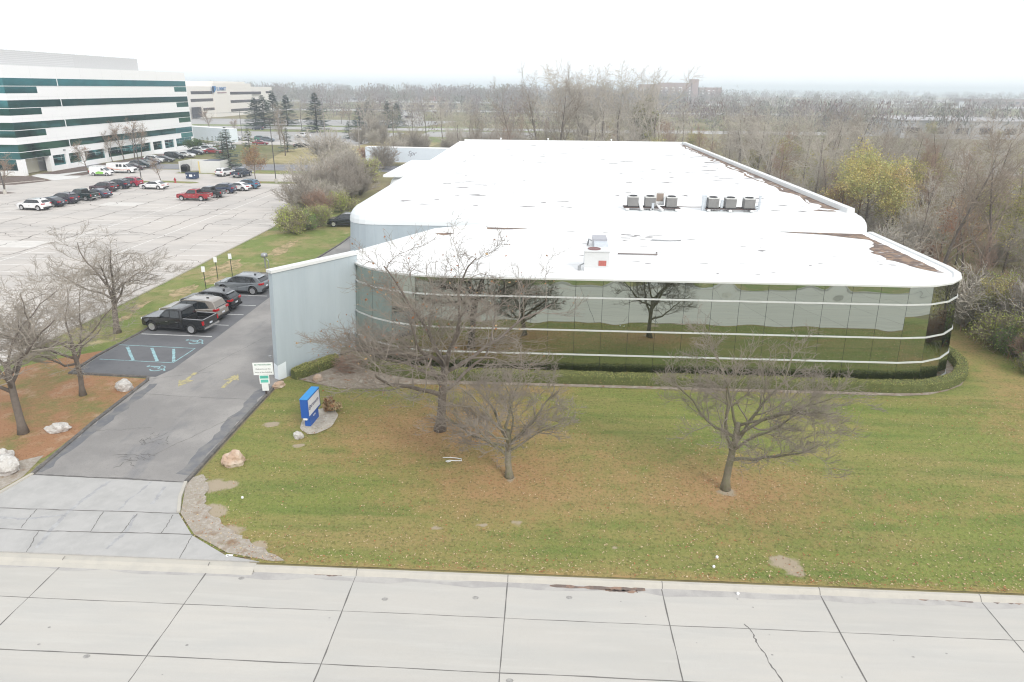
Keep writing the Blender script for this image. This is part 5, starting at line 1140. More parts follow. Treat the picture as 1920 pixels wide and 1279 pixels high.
def make_vehicle(kind):
    t = thing({'suv': 'suv', 'big_suv': 'suv', 'sedan': 'sedan', 'pickup': 'pickup_truck', 'van': 'passenger_van', 'minivan': 'delivery_van'}[kind], None, {'suv': 'car', 'big_suv': 'car', 'sedan': 'car', 'pickup': 'pickup truck', 'van': 'van', 'minivan': 'van'}[kind])
    zb = .26; rw, ww = .35, .23; glassp = []
    if kind in ('suv', 'big_suv'):
        k = 1.0 if kind == 'suv' else 1.09; f = 2.34*k; W = 1.88 if kind == 'suv' else 1.98; H = 1.68 if kind == 'suv' else 1.77; belt = 1.04; xw = (1.42*k, -1.40*k); rw = .375
        top = [(f-.08, .3), (f, .46), (f-.01, .72), (f-.10, .90), (f-.34, 1.0), (f-.7, 1.05), (1.15*k, 1.10), (0, 1.08), (-f+.12, 1.13), (-f+.02, 1.0), (-f, .62), (-f+.10, .34)]
        cab = [(1.32*k, 1.03), (.45*k, H-.11), (.05*k, H-.015), (-.7*k, H), (-1.5*k, H-.06), (-1.88*k, H-.17), (-f+.10, 1.08)]
        if kind == 'big_suv': cab[4:6] = [(-1.75*k, H-.03), (-2.02*k, H-.13)]
        e = H-.155
        glassp = [[(1.0*k, 1.10), (.36*k, e+.01), (.05*k, e+.05), (.03*k, 1.08)], [(-.02*k, 1.08), (0, e+.055), (-.80*k, e+.05), (-.86*k, 1.09)], [(-.92*k, 1.10), (-.86*k, e+.045), (-1.42*k, e-.01), (-1.72*k, 1.19)]]
        ws = ((1.27*k, 1.08), (.50*k, H-.145)); rws = ((-1.90*k, H-.20), (-f+.13, 1.16))
    elif kind == 'sedan':
        f = 2.4; W = 1.84; H = 1.46; belt = .93; xw = (1.45, -1.38); rw = .335
        top = [(f-.06, .26), (f, .42), (f-.02, .62), (f-.16, .78), (f-.5, .86), (1.0, .97), (-1.7, 1.0), (-f+.16, .98), (-f+.02, .88), (-f, .5), (-f+.08, .3)]
        cab = [(1.25, .93), (.30, H-.07), (-.05, H-.005), (-.75, H-.01), (-1.2, H-.10), (-2.0, .98)]; e = H-.12
        glassp = [[(.96, .98), (.27, e), (-.03, e+.035), (-.05, .98)], [(-.10, .98), (-.08, e+.035), (-.78, e+.02), (-1.4, 1.01)]]
        ws = ((1.19, .97), (.36, H-.095)); rws = ((-1.26, H-.14), (-1.93, 1.02))
    elif kind == 'pickup':
        f = 2.68; W = 1.92; H = 1.83; belt = 1.12; xw = (1.72, -1.58); rw = .39; ww = .26
        top = [(f-.06, .38), (f, .55), (f-.01, .9), (f-.12, 1.03), (f-.4, 1.09), (1.05, 1.16), (-.93, 1.18), (-.95, .4)]
        cab = [(1.15, 1.12), (.5, H-.1), (.25, H-.01), (-.7, H), (-.86, H-.07), (-.93, 1.15)]; e = H-.15
        glassp = [[(.96, 1.2), (.46, e-.02), (.17, e), (.15, 1.2)], [(.08, 1.2), (.09, e), (-.62, e), (-.68, 1.2)]]
        ws = ((1.11, 1.16), (.53, H-.13)); rws = ((-.87, H-.12), (-.925, 1.24))
    elif kind == 'van':
        f = 2.85; W = 2.0; H = 2.1; belt = 1.1; xw = (1.95, -1.6); rw = .37
        top = [(f-.06, .34), (f, .5), (f-.02, .95), (f-.25, 1.12), (1.85, 1.24), (-f+.05, 1.26), (-f, 1.1), (-f, .5), (-f+.05, .36)]
        cab = [(1.95, 1.18), (1.2, H-.16), (.9, H-.04), (.2, H), (-f+.4, H), (-f+.14, H-.06), (-f+.02, 1.2)]; e = H-.26
        glassp = [[(1.7, 1.3), (1.2, e-.02), (.95, e), (.9, 1.28)], [(.55, 1.32), (.55, e), (.02, e), (.02, 1.32)], [(-.12, 1.32), (-.12, e), (-.66, e), (-.66, 1.32)]]
        ws = ((1.91, 1.22), (1.25, H-.2)); rws = ((-f+.1, H-.2), (-f+.04, 1.35))
    else:
        f = 2.3; W = 1.8; H = 1.86; belt = 1.05; xw = (1.5, -1.4); rw = .33
        top = [(f-.06, .3), (f, .45), (f-.02, .74), (f-.2, .92), (1.4, 1.08), (-f+.04, 1.16), (-f, 1.0), (-f, .5), (-f+.05, .32)]
        cab = [(1.5, 1.03), (.7, H-.16), (.4, H-.04), (-.2, H), (-f+.3, H), (-f+.1, H-.06), (-f+.02, 1.1)]; e = H-.24
        glassp = [[(1.25, 1.14), (.66, e-.03), (.4, e), (.35, 1.14)]]
        ws = ((1.46, 1.08), (.75, H-.2)); rws = ((-f+.1, H-.22), (-f+.04, 1.25))
    hb = W/2-.05; ht = W/2*(.76 if kind not in ('van', 'minivan') else .9)
    tp = .20 if kind not in ('van', 'minivan') else .10
    def hl(x, z): return W/2 - .06*max(0, (z-.7)/.45) - .04*max(0, (.5-z)/.3) - tp*max(0, (abs(x)-(f-.75))/.75)**2
    def hc(x, z): return hb-.02 + (ht-hb)*max(0, (z-belt)/(H-belt)) - (.10 if kind not in ('van', 'minivan') else .02)*max(0, (abs(x+.25)-.55)/1.6)**2
    def finer(P, closed=False):
        o = []
        for a, c in zip(P, P[1:] + ([P[0]] if closed else [])):
            k = max(1, int(math.hypot(c[0]-a[0], c[1]-a[1])/.22)); o += [(a[0]+(c[0]-a[0])*i/k, a[1]+(c[1]-a[1])*i/k) for i in range(k)]
        return o if closed else o+[P[-1]]
    def rounded(P):
        o = [P[0]]
        for a, p, c in zip(P, P[1:], P[2:]): o += [(p[0]*.7+a[0]*.3, p[1]*.7+a[1]*.3), (p[0]*.9+(a[0]+c[0])*.05, p[1]*.9+(a[1]+c[1])*.05), (p[0]*.7+c[0]*.3, p[1]*.7+c[1]*.3)]
        return o+[P[-1]]
    top = finer(top); cab = [cab[0]] + rounded(cab)[1:-1] + [cab[-1]]; cab = finer(cab)
    out = list(top); ra = rw+.075
    if kind == 'pickup': bot = arch(xw[0], rw, ra, .4)
    else: bot = [(-f+.12, zb)] + arch(xw[1], rw, ra, zb) + arch(xw[0], rw, ra, zb) + [(f-.15, zb)]
    out = top + bot
    b = MB(); nt_ = len(top)
    profile_solid(b, out, hl, .045, 0, lambda i: 1 if i >= nt_-1 and i < len(out)-1 else 0)
    profile_solid(b, cab, hc, .035, 0)
    body = b.build('body', [carpaint_m, trim_m], t)
    bev = None
    if kind == 'pickup':
        b = MB(); side = [(-.96, .4), (-.96, 1.17), (-f+.03, 1.17), (-f, 1.1), (-f, .5), (-f+.04, .42)] + arch(xw[1], rw, ra, .42)
        for s in (1, -1): profile_solid(b, side, None, .035, 0, None, min(s*(W/2-.01), s*(W/2-.13)), max(s*(W/2-.01), s*(W/2-.13)))
        b.box(-f+.01, -f+.09, -W/2+.13, W/2-.13, .55, 1.15); b.build('bed', [carpaint_m], t)
        b = MB(); b.box(-f+.09, -.97, -W/2+.12, W/2-.12, .62, .68); b.box(-1.02, -.965, -W/2+.12, W/2-.12, .68, 1.15); 
        for s in (1, -1): b.box(-2.0, -1.15, min(s*(W/2-.3), s*(W/2-.125)), max(s*(W/2-.3), s*(W/2-.125)), .68, .86)
        b.build('bed_liner', trim_m, t)
        b = MB()
        for s in (1, -1): b.box(-f+.05, -1.0, min(s*(W/2-.13), s*(W/2-.02)), max(s*(W/2-.13), s*(W/2-.02)), 1.172, 1.19)
        b.box(-f+.02, -f+.09, -W/2+.1, W/2-.1, 1.152, 1.185); b.build('bed_rail', mat('bed_rail_trim', (.25, .25, .26), .4), t)
        b = MB(); b.box(-f-.10, -f+.02, -W/2+.08, W/2-.08, .46, .60); b.build('rear_bumper', chrome_m, t)
        b = MB(); b.box(-.93, -f+.1, -.4, .4, .42, .6); b.build('underframe', trim_m, t)
    dz = .012
    for s in (1, -1):
        if kind in ('suv', 'big_suv', 'sedan', 'pickup'):
            b = MB(); gg = glassp[:2] if kind == 'big_suv' else glassp
            ol = [gg[0][0], gg[0][1]] + [p for g in gg for p in g[2:3]] + ([gg[-1][2]] if False else []) + [gg[-1][3]]
            cx_, cz_ = sum(p[0] for p in ol)/len(ol), sum(p[1] for p in ol)/len(ol); ol = [(p[0]+(.05 if p[0] > cx_ else -.05), p[1]+(.025 if p[1] > cz_ else -.03)) for p in ol]; ol = finer(ol, True)
            P = [(x, s*(hc(x, z)+.007), z) for x, z in ol]; b.face(P if s < 0 else P[::-1]); b.build('window_surround', trim_m, t)
        for g in glassp:
            b = MB(); P = [(x, s*(hc(x, z)+.012), z) for x, z in g]; Q = [(x, s*(hc(x, z)-.03), z) for x, z in g]
            b.face(P if s < 0 else P[::-1])
            for i in range(len(g)): j = (i+1) % len(g); b.face([P[i], Q[i], Q[j], P[j]])
            b.build('side_window', carglass_m, t)
    def pane(nm, a, c, out_):
        b = MB(); d = V((c[0]-a[0], c[1]-a[1])); d.normalize(); nn = V((d.y, -d.x))*out_
        if out_ < 0: nn = V((-abs(d.y), abs(d.x)*.3))
        else: nn = V((abs(d.y), abs(d.x)))
        nn.normalize(); nn = nn*.012
        w0, w1 = hc(a[0], a[1])-.07, hc(c[0], c[1])-.07
        b.face([(a[0]+nn.x, -w0, a[1]+nn.y), (a[0]+nn.x, w0, a[1]+nn.y), (c[0]+nn.x, w1, c[1]+nn.y), (c[0]+nn.x, -w1, c[1]+nn.y)]); b.build(nm, carglass_m, t)
    pane('windshield', ws[0], ws[1], 1); pane('rear_window', rws[0], rws[1], -1)
    wheel_mesh(rw, ww)
    for x in xw:
        for s in (1, -1): wheel(t, x, s*(W/2-ww/2-.015), rw, ww)
    hz = {'suv': .76, 'big_suv': .80, 'sedan': .66, 'pickup': .92, 'van': .92, 'minivan': .78}[kind]; rz_ = {'suv': .92, 'big_suv': .96, 'sedan': .76}.get(kind, .9)
    for s in (1, -1):
        b = MB(); b.box(f-.45, f-.02, min(s*(W/2-.52), s*(W/2-.185)), max(s*(W/2-.52), s*(W/2-.185)), hz-.07, hz+.06); b.build('headlight', head_m, t)
        b = MB()
        if kind == 'pickup': b.box(-f-.012, -f+.1, min(s*(W/2-.14), s*(W/2)), max(s*(W/2-.14), s*(W/2)), .78, 1.08)
        elif kind in ('van', 'minivan'): b.box(-f-.012, -f+.06, min(s*(W/2-.2), s*(W/2-.03)), max(s*(W/2-.2), s*(W/2-.03)), .75, 1.1)
        else:
            for q0, q1, xa, xb in ((.19, .50, -f-.012, -f+.1), (.10, .195, -f+.06, -f+.33)): b.box(xa, xb, min(s*(W/2-q1), s*(W/2-q0+.0)), max(s*(W/2-q1), s*(W/2-q0)), rz_+.0, rz_+.15)
        b.build('taillight', tail_m, t)
        b = MB(); xm = glassp[0][0][0]-.08; b.box(xm-.08, xm+.06, min(s*(hb+.0), s*(hb+.2)), max(s*(hb+.0), s*(hb+.2)), belt+.02, belt+.16); b.build('mirror', carpaint_m, t)
        for g in glassp[:2]:
            b = MB(); xx = g[-1][0]+.12; b.box(xx-.0, xx+.2, min(s*(hl(0, .9)-.0), s*(hl(0, .9)+.03)), max(s*(hl(0, .9)-.0), s*(hl(0, .9)+.03)), .87, .905); b.build('door_handle', chrome_m if kind == 'pickup' else carpaint_m, t)
        b = MB()
        for xx in ([g[-1][0]-.02 for g in glassp[:2]] + [glassp[0][0][0]-.02]): b.box(xx-.006, xx+.006, min(s*(W/2-.05), s*(W/2+.003)), max(s*(W/2-.05), s*(W/2+.003)), .42, .78)
        b.box(xw[1]+ra+.02, xw[0]-ra-.02, min(s*(W/2-.1), s*(W/2-.015)), max(s*(W/2-.1), s*(W/2-.015)), zb+.01 if kind != 'pickup' else .36, .38 if kind != 'pickup' else .44)
        b.build('door_trim', trim_m, t)
    b = MB(); b.box(f-.03, f+.012, -W*.3, W*.3, .5, hz-.02); b.build('grille', trim_m, t)
    if kind != 'pickup':
        b = MB(); b.box(-f-.015, -f+.05, -W/2+.12, W/2-.12, .34, .52); b.build('rear_bumper', trim_m, t)
    b = MB(); b.box(-f-.022, -f+.0, -.16, .16, .66 if kind != 'pickup' else .7, .78 if kind != 'pickup' else .82); b.build('licence_plate', plate_m, t)
    if kind in ('suv', 'big_suv'):
        for s in (1, -1):
            b = MB(); y = s*(ht-.10); b.tube([V((.2, y, H+.0)), V((.05, y, H+.055)), V((-1.35, y, H+.04)), V((-1.5, y, H-.02))], [.02]*4, 5); b.build('roof_rail', grey_m, t)
        b = MB(); b.box(-1.88*k-.16, -1.88*k+.1, -ht+.14, ht-.14, H-.19, H-.145); b.build('rear_spoiler', carpaint_m, t)
        b = MB(); b.box(-1.45, -1.25, -.03, .03, H-.04, H+.05); b.build('roof_antenna', trim_m, t)
    for o in kids(t): o.data['k'] = 1
    return t
PROTO = {k: make_vehicle(k) for k in ('suv', 'big_suv', 'sedan', 'pickup', 'van', 'minivan')}
CHV = {}
for q in COL.objects:
    if q.parent: CHV.setdefault(q.parent.name, []).append(q)
def copy_vehicle(o, color, parent=None):
    c = o.copy(); COL.objects.link(c); c.color = (*color, 1)
    if parent: c.parent = parent
    for q in CHV.get(o.name, []): copy_vehicle(q, color, c)
    return c
usedv = set()
def park(kind, x, y, hd, color, label, group=None, s=1.0):
    p = PROTO[kind]
    if kind in usedv: t = copy_vehicle(p, color)
    else:
        usedv.add(kind); t = p
        for q in CHV.get(p.name, []): q.color = (*color, 1)
    t.location = (x, y, .066 if x > -31 and y < 70 else (.06 if x > -31 else .017)); t.rotation_euler = (0, 0, R(hd)); t.scale = (s, s, s); t['label'] = label
    if group: t['group'] = group
    return t
BK, WH, RD, NV, GY, TN, BL, MR, GN, SV = (.012, .012, .014), (.78, .78, .78), (.30, .012, .02), (.018, .024, .045), (.17, .185, .20), (.26, .235, .21), (.06, .15, .24), (.06, .03, .04), (.012, .03, .03), (.5, .52, .54)
GA, GBk, GC, GD = 'vehicles in the parking bays beside the blue wing wall', 'vehicles in the big car park', 'vehicles along the white office front', 'vehicles in the far parking'
park('pickup', -27.75, 48.25, 172, BK, 'black pickup truck with open bed beside the empty accessible bays', GA)
park('big_suv', -27.9, 50.9, 173, TN, 'champagne tan suv parked between the black pickup and the black crossover', GA)
park('suv', -27.8, 53.5, 174, BK, 'black crossover parked between the tan suv and the grey suv', GA)
park('suv', -27.25, 58.6, 174, GY, 'blue-grey suv with red tail lamps, last in the bays beside the wing wall', GA)
park('suv', *GP(648, 424), 188, (.012, .016, .02), 'dark car parked on the drive partly hidden by the left end of the warehouse')
park('suv', -76.1, 98.9, 172, WH, 'white suv nearest the camera in the big car park', GBk)
park('sedan', -75.9, 102.0, 172, NV, 'navy car parked next to the white suv', GBk); park('suv', -75.8, 105.0, 172, (.05, .04, .06), 'dark purple-grey suv parked third from the white suv', GBk)
park('pickup', -75.2, 108.4, 172, GN, 'dark green pickup truck in the left group of the big car park', GBk); park('sedan', -74.4, 111.2, 172, (.07, .085, .13), 'slate blue sedan at the far end of the left group, behind the green pickup', GBk)
park('suv', -77.4, 118.0, 174, MR, 'dark maroon suv at the near end of a group of three', GBk); park('suv', -77.2, 121.6, 174, NV, 'navy suv between the maroon suv and the red car', GBk); park('suv', -76.8, 124.8, 174, (.33, .025, .06), 'bright red crossover behind the navy suv', GBk)
park('sedan', -70.6, 121.9, 174, WH, 'white sedan standing alone by the small grass island', GBk)
park('pickup', -57.3, 110.1, 178, RD, 'bright red pickup truck in the middle of the big car park', GBk); park('pickup', -56.5, 113.4, 176, (.05, .055, .06), 'dark grey pickup truck right behind the red one', GBk)
park('suv', -56.4, 118.3, 178, (.03, .045, .09), 'dark blue suv in the right group of the car park', GBk); park('sedan', -55.2, 121.6, 178, WH, 'white car half hidden behind the dark blue suv', GBk); park('suv', -54.6, 124.2, 178, BL, 'teal blue hatchback at the far end of the right group', GBk)
x, y = GP(412, 332); park('suv', x+.3, y+2.2, 78, WH, 'white suv seen from behind beside the dumpster enclosure', GBk); x, y = GP(442, 334); park('pickup', x+.3, y+2.4, 82, (.03, .045, .085), 'dark blue pickup seen from behind below the nearest spruce', GBk)
t = park('van', -90.1, 144.6, 2, WH, 'white passenger van with an orange stripe by the office entrance', GC)
b = MB()
for s in (1, -1):
    ys = s*1.004; P = [(2.3, .82), (.4, .74), (-1.2, .9), (-2.5, 1.2), (-2.5, 1.06), (-1.2, .78), (.4, .62), (2.3, .72)]
    b.face([(x, ys, z) for x, z in P])
b.build('side_stripe', mat('orange_stripe', (.6, .2, .1), .5), t)
t = park('minivan', -91.4, 139.6, 2, WH, 'small white delivery van with a green patch parked beside the passenger van', GC, .95)
b = MB()
for s in (1, -1): b.face([(x, s*.905, z) for x, z in [(.75, .42), (.9, .85), (-.2, .98), (-.9, .7), (-.85, .42)]])
b.build('side_graphic', mat('green_graphic', (.22, .5, .08), .5), t)
for (px, py, k, c, l) in ((252, 320, 'sedan', MR, 'maroon car first in the row after the white passenger van'), (266, 316, 'suv', (.03, .05, .06), 'dark suv second in the row after the passenger van'), (276, 313, 'sedan', (.1, .12, .13), 'grey-green sedan in the row below the young trees'), (284, 309, 'sedan', (.07, .06, .07), 'dark sedan in the row, left of the white hatchback'), (291, 306, 'suv', WH, 'white hatchback in the row below the young trees'),
        (310, 305, 'sedan', (.05, .05, .055), 'dark grey sedan at the right end of the near office row'), (330, 299, 'big_suv', BK, 'large black suv behind the dark grey sedan'), (350, 296, 'sedan', WH, 'white car partly hidden behind the large black suv'), (376, 288, 'suv', WH, 'white and blue suv at the far corner of the office'), (367, 291, 'sedan', NV, 'navy car left of the white and blue suv'), (392, 285, 'suv', SV, 'silver suv behind the white and blue one'), (402, 289, 'sedan', RD, 'red car below the clipped evergreens'), (382, 281, 'big_suv', WH, 'white suv parked before the clipped evergreens')):
    x, y = GP(px, py); park(k, x-.8, y+1.2, 4, c, l, GC)
for (px, py, k, c, l, h) in ((489, 272, 'sedan', (.25, .04, .06), 'red car in the far parking, behind the orange larch', 10), (490, 264, 'suv', (.06, .2, .16), 'green car in the far parking', 10), (502, 266, 'suv', (.1, .13, .16), 'grey-blue car in the far parking near the pole', 10), (569, 258, 'pickup', WH, 'white pickup in the far parking by the tall dark spruce', 175), (566, 277, 'sedan', BK, 'black car beside the blue-green spruce', 20), (484, 244, 'suv', NV, 'dark blue suv driving on the far road', 185), (427, 280, 'suv', SV, 'silver car left of the far parking', 20), (673, 236, 'suv', WH, 'white car on the far side road', 5), (702, 238, 'sedan', WH, 'second white car on the far side road', 185), (440, 262, 'suv', SV, 'silver car behind the spruce near the far road', 10), (660, 192, 'suv', WH, 'white car on the distant highway', 5), (745, 222, 'sedan', (.1, .1, .12), 'dark car beyond the pines', 5)):
    x, y = GP(px, py); park(k, x, y, h, c, l, GD)
# semi trailer and box trailer
def trailer(label, P, Q, Hh, W, cat='trailer', txt=None):
    d = V((Q[0]-P[0], Q[1]-P[1], 0)); L = d.length; a = math.atan2(d.y, d.x)
    t = thing('semi_trailer', label, cat, ((P[0]+Q[0])/2, (P[1]+Q[1])/2, .02), a)
    b = MB(); b.box(-L/2, L/2, -W/2, W/2, 1.1, Hh); b.build('box_body', mat('trailer_skin', (.66, .72, .77), .45, 0, .04, 1), t)
    b = MB(); b.box(-L/2-.02, L/2+.02, -W/2-.02, W/2+.02, Hh, Hh+.06); b.box(-L/2-.02, L/2+.02, -W/2-.02, W/2+.02, 1.04, 1.1); b.build('top_rail', white_m, t)
    wheel_mesh(.5, .28)
    for x in (-L/2+1.2, -L/2+2.4):
        for s in (1, -1): wheel(t, x, s*(W/2-.16), .5, .28)
    b = MB()
    for s in (-.7, .7): b.box(L/2-3, L/2-2.85, s-.07, s+.07, 0, 1.1)
    b.build('landing_gear', black_m, t)
    if txt: lettering('lettering', txt, 1.5, mat('grey_script', (.2, .2, .23), .6), (1.1, -W/2-.01, 3.1), (1, 0, 0), (0, 0, 1), t, shear=.4)
    return t
trailer('long white semi trailer with grey script lettering behind the warehouse loading dock', (-42.6, 165.5), (-22.5, 163.5), 4.3, 2.6, txt='Spr')
trailer('white box trailer standing beyond the clipped evergreens', (-119, 231), (-97, 216), 5.0, 2.6)

# ---------------------------------------------------------------- street furniture
def atX(px, py, X):
    d = CF + CR*((px - 960)/F_PX) + CD*((py - 639.5)/F_PX); t = X/d.x
    return V((X, d.y*t, CAM_H + d.z*t))
def lamp(px, py, H, label, arms=1):
    x, y = GP(px, py); t = thing('lamp_post', label, 'lamp post', (x, y, .02), 0, None)
    b = MB(); b.tube([V((0, 0, 0)), V((0, 0, H))], [.09, .06], 8); b.build('pole', mat('bronze_pole', (.07, .065, .065), .5), t)
    b = MB(); b.lathe([(.28, 0), (.28, .7), (.24, .75)], 12); b.build('footing', kerb_m, t)
    for s in ((1, -1) if arms == 2 else (1,)):
        b = MB(); b.box(min(.1*s, .75*s), max(.1*s, .75*s), -.16, .16, H-.12, H+.06); b.build('lamp_head', mat('bronze_pole', (.07, .065, .065)), t)
    return t
lamp(266, 341, 9.6, 'tall dark lamp post in front of the young trees by the office', 1); lamp(518, 343, 11.8, 'tall dark lamp post on the grass island right of the blue hatchback', 2); lamp(10, 364, 8.5, 'dark lamp post at the left edge of the car park'); lamp(455, 262, 9.5, 'thin lamp post in front of the beige office block', 2)
def utility_pole(px, py, H, label, arm=1, trans=False):
    x, y = GP(px, py); t = thing('utility_pole', label, 'utility pole', (x, y, 0), R(20)); wood_m = mat('pole_wood', (.26, .24, .22), .9, 0, .2, 3)
    b = MB(); b.tube([V((0, 0, 0)), V((0, 0, H))], [.17, .12], 8); b.build('pole', wood_m, t)
    for k in range(arm):
        b = MB(); b.box(-1.3, 1.3, -.06, .06, H-.45-k*.9, H-.32-k*.9)
        b.build('crossarm', wood_m, t)
        for s in (-1.2, -.5, .5, 1.2):
            b = MB(); b.lathe([(.04, H-.32-k*.9), (.06, H-.22-k*.9), (.03, H-.14-k*.9)], 8, 0, Matrix.Translation((s, 0, 0))); b.build('insulator', white_m, t)
    if trans:
        b = MB(); b.lathe([(.05, H-2.2), (.26, H-2.2), (.26, H-1.3), (.1, H-1.22)], 12, 0, Matrix.Translation((.35, 0, 0))); b.build('transformer', grey_m, t)
    return (x, y, H)
u1 = utility_pole(527, 272, 10.6, 'wooden utility pole with crossarm and transformer amid the bare tree', 1, True); u2 = utility_pole(611, 272, 12, 'pale utility pole at the edge of the dry field'); u3 = utility_pole(655, 232, 12.5, 'utility pole farther off by the green pine', 1); u4 = utility_pole(674, 280, 8.2, 'pale pole with a dark box in the tan grass', 0); u5 = utility_pole(963, 262, 10.8, 'utility pole rising behind the far edge of the white roof'); u6 = utility_pole(684, 245, 12, 'thin pale pole beyond the far parking', 0)
u7 = (-150, 226, 10.4)
b = MB()
def wire(p, q, off, dz=0):
    P = V((p[0]+off*.94, p[1]+off*.34, p[2]-.2+dz)); Q = V((q[0]+off*.94, q[1]+off*.34, q[2]-.2+dz)); n = 12
    b.tube([P.lerp(Q, i/n)-V((0, 0, 4*.028*(Q-P).length*(i/n)*(1-i/n)*.6)) for i in range(n+1)], [.022]*(n+1), 3)
for o_ in (-1.2, -.5, .5, 1.2): wire(u1, u2, o_); wire(u7, u1, o_); wire(u2, u5, o_)
wire(u2, u4, 0, -2.5)
tag(b.build('power_line', mat('wire_grey', (.24, .24, .25), .6)), 'sagging overhead power wires strung between the utility poles', 'power line')
# dumpsters and enclosure
x, y = GP(357, 337)
t = thing('dumpster', 'dark blue dumpster with a white label standing in front of the enclosure', 'dumpster', (x, y+1.0, .02), R(2))
b = MB(); b.prism([(-1.0, -.7), (1.0, -.7), (1.0, .7), (-1.0, .7)], .15, 1.25, 0); b.box(-1.08, 1.08, -.78, .78, 1.12, 1.26); b.build('bin', mat('dumpster_blue', (.035, .055, .11), .6), t)
b = MB(); b.prism([(-1.02, -.72), (1.02, -.72), (1.02, .72), (-1.02, .72)], 1.26, 1.34); b.build('lid', mat('dumpster_lid', (.05, .06, .08), .6), t)
b = MB(); b.box(-.3, .3, -.72, -.70, .5, .95); b.build('label_plate', white_m, t)
b = MB()
for s in (-.8, .8): b.box(s-.1, s+.1, -.79, -.71, .75, .9)
b.build('lug', white_m, t)
x, y = GP(346, 324); t = thing('dumpster', 'black bin with a rounded lid inside the enclosure', 'dumpster', (x, y+.7, .02)); b = MB(); b.box(-.7, .7, -.6, .6, .15, 1.2); b.build('bin', black_m, t); b = MB(); b.lathe([(.72, -.6), (.72, .6)], 16, 0, Matrix.Translation((0, 0, 1.0)), 'y'); b.build('lid', black_m, t)
t = thing('dumpster_enclosure', 'white walled dumpster enclosure with a dark roof and a yellow edge', 'enclosure', (-73.5, 147.2, .02)); b = MB()
b.box(-.5, 4.0, -.9, -.7, 0, 2.5); b.box(3.8, 4.0, -.7, 4.5, 0, 2.5); b.box(-5, -4.8, -.9, 4.5, 0, 2.3); b.box(-4.8, 3.8, 4.3, 4.5, 0, 2.3); b.box(-.5, -.3, -.7, 4.3, 0, 2.4); b.build('wall', mat('enclosure_wall', (.62, .62, .6), .7, 0, .05), t)
b = MB(); b.box(-.7, -.505, -1.1, -.6, 0, 2.4); b.build('yellow_post', mat('faded_yellow', (.62, .5, .22), .6), t)
b = MB(); b.box(-.3, 3.7, -.5, 4.2, 2.3, 2.42); b.build('roof', mat('dark_blue_roof', (.05, .06, .09), .5), t)
x, y = GP(329, 343)
def hydrant(x, y, label, s=1):
    t = thing('fire_hydrant', label, 'fire hydrant', (x, y, .03)); red = mat('hydrant_red', (.34, .02, .025), .45); t.scale = (s, s, s)
    b = MB(); b.lathe([(.17, 0), (.17, .05), (.11, .07), (.11, .5), (.15, .52), (.15, .57), (.12, .6), (.1, .68), (.05, .74), (.03, .8)], 14); b.build('barrel', red, t, True)
    for M in (Matrix.Rotation(R(90), 4, 'X'), Matrix.Rotation(R(90), 4, 'Y'), Matrix.Rotation(R(-90), 4, 'Y')):
        b = MB(); b.lathe([(.065, .08), (.065, .2), (.05, .23)], 10, 0, Matrix.Translation((0, 0, .43)) @ M); b.build('outlet_cap', red, t)
hydrant(x, y, 'red fire hydrant on the small grass island of the car park', 1.2)

# ---------------------------------------------------------------- buildings
ow = mat('office_white', (.80, .80, .80), .6, 0, .02, .3); ow2 = mat('office_panel_grey', (.70, .70, .70), .6, 0, .03, .3); oj = mat('office_joint', (.66, .66, .66), .7)
FX, Y0, Y1 = -106.0, 137.0, 208.5
t = thing('office_building', 'large white five-storey office building with teal ribbon windows left of the car park', 'building', (FX, Y0, 0)); OI = Matrix.Translation((-FX, -Y0, 0))
def op(b, name, m, par=None):
    o = b.build(name, m); o.data.transform(OI); o.parent = par or t; return o
b = MB(); b.box(-175, FX, Y0, Y1, 3.2, 21.0); b.box(-175, FX-3.2, Y0+3.2, Y1-1, 0, 3.25); op(b, 'wall', ow)
b = MB(); b.box(-174, FX-.6, Y0+.6, Y1-.6, 20.6, 21.02); op(b, 'roof', ow2)
b = MB(); b.box(-170, FX-5, Y0+7, atX(258, 120, FX-5).y, 21.02, 24.1); op(b, 'roof_screen', mat('screen_grey', (.50, .50, .50), .6))
b = MB()
for k in range(8): b.box(-170.02, FX-4.985, Y0+6.98, Y0+30, 21.2+k*.36, 21.26+k*.36)
op(b, 'screen_slat', oj)
for zt in (18.65, 14.5, 10.3, 6.1):
    b = MB(); b.box(FX-.4, FX+.02, Y0-.02, Y1-.3, zt-1.45, zt); b.box(-175.02, FX-.4, Y0-.02, Y0+.4, zt-1.45, zt); f = op(b, 'window', teal_m)
    e = atX(69, 168, FX).y
    b = MB(); b.box(FX-.4, FX+.02, Y0-.02, e, zt-2.85, zt-1.58); b.box(-175.02, FX-.4, Y0-.02, Y0+.4, zt-2.85, zt-1.58); op(b, 'window', teal_m)
    e0 = atX(327, 170, FX).y; b = MB(); b.box(FX-.4, FX+.02, e0, Y1-.3, zt-2.85, zt-1.58); op(b, 'window', teal2_m)
    b = MB(); ym = atX(108, 160, FX).y; b.box(FX, FX+.05, ym-.12, ym+.12, zt-1.45, zt)
    b.box(FX+.02, FX+.045, Y0-.05, Y1, zt-1.56, zt-1.47); b.box(-175, FX+.04, Y0-.05, Y0-.02, zt-1.56, zt-1.47); op(b, 'mullion', ow)
    b = MB()
    for k in range(1, 24):
        y = Y0+k*3.0
        if y < Y1: b.box(FX, FX+.006, y-.02, y+.02, zt-4.1, zt-2.9)
    b.box(FX, FX+.007, Y0, Y1, zt-3.55, zt-3.52); op(b, 'panel_joint', oj)
b = MB()
for k in range(1, 9): b.box(FX, FX+.006, Y0+k*8-.03, Y0+k*8+.03, 18.7, 21)
op(b, 'panel_joint', oj)
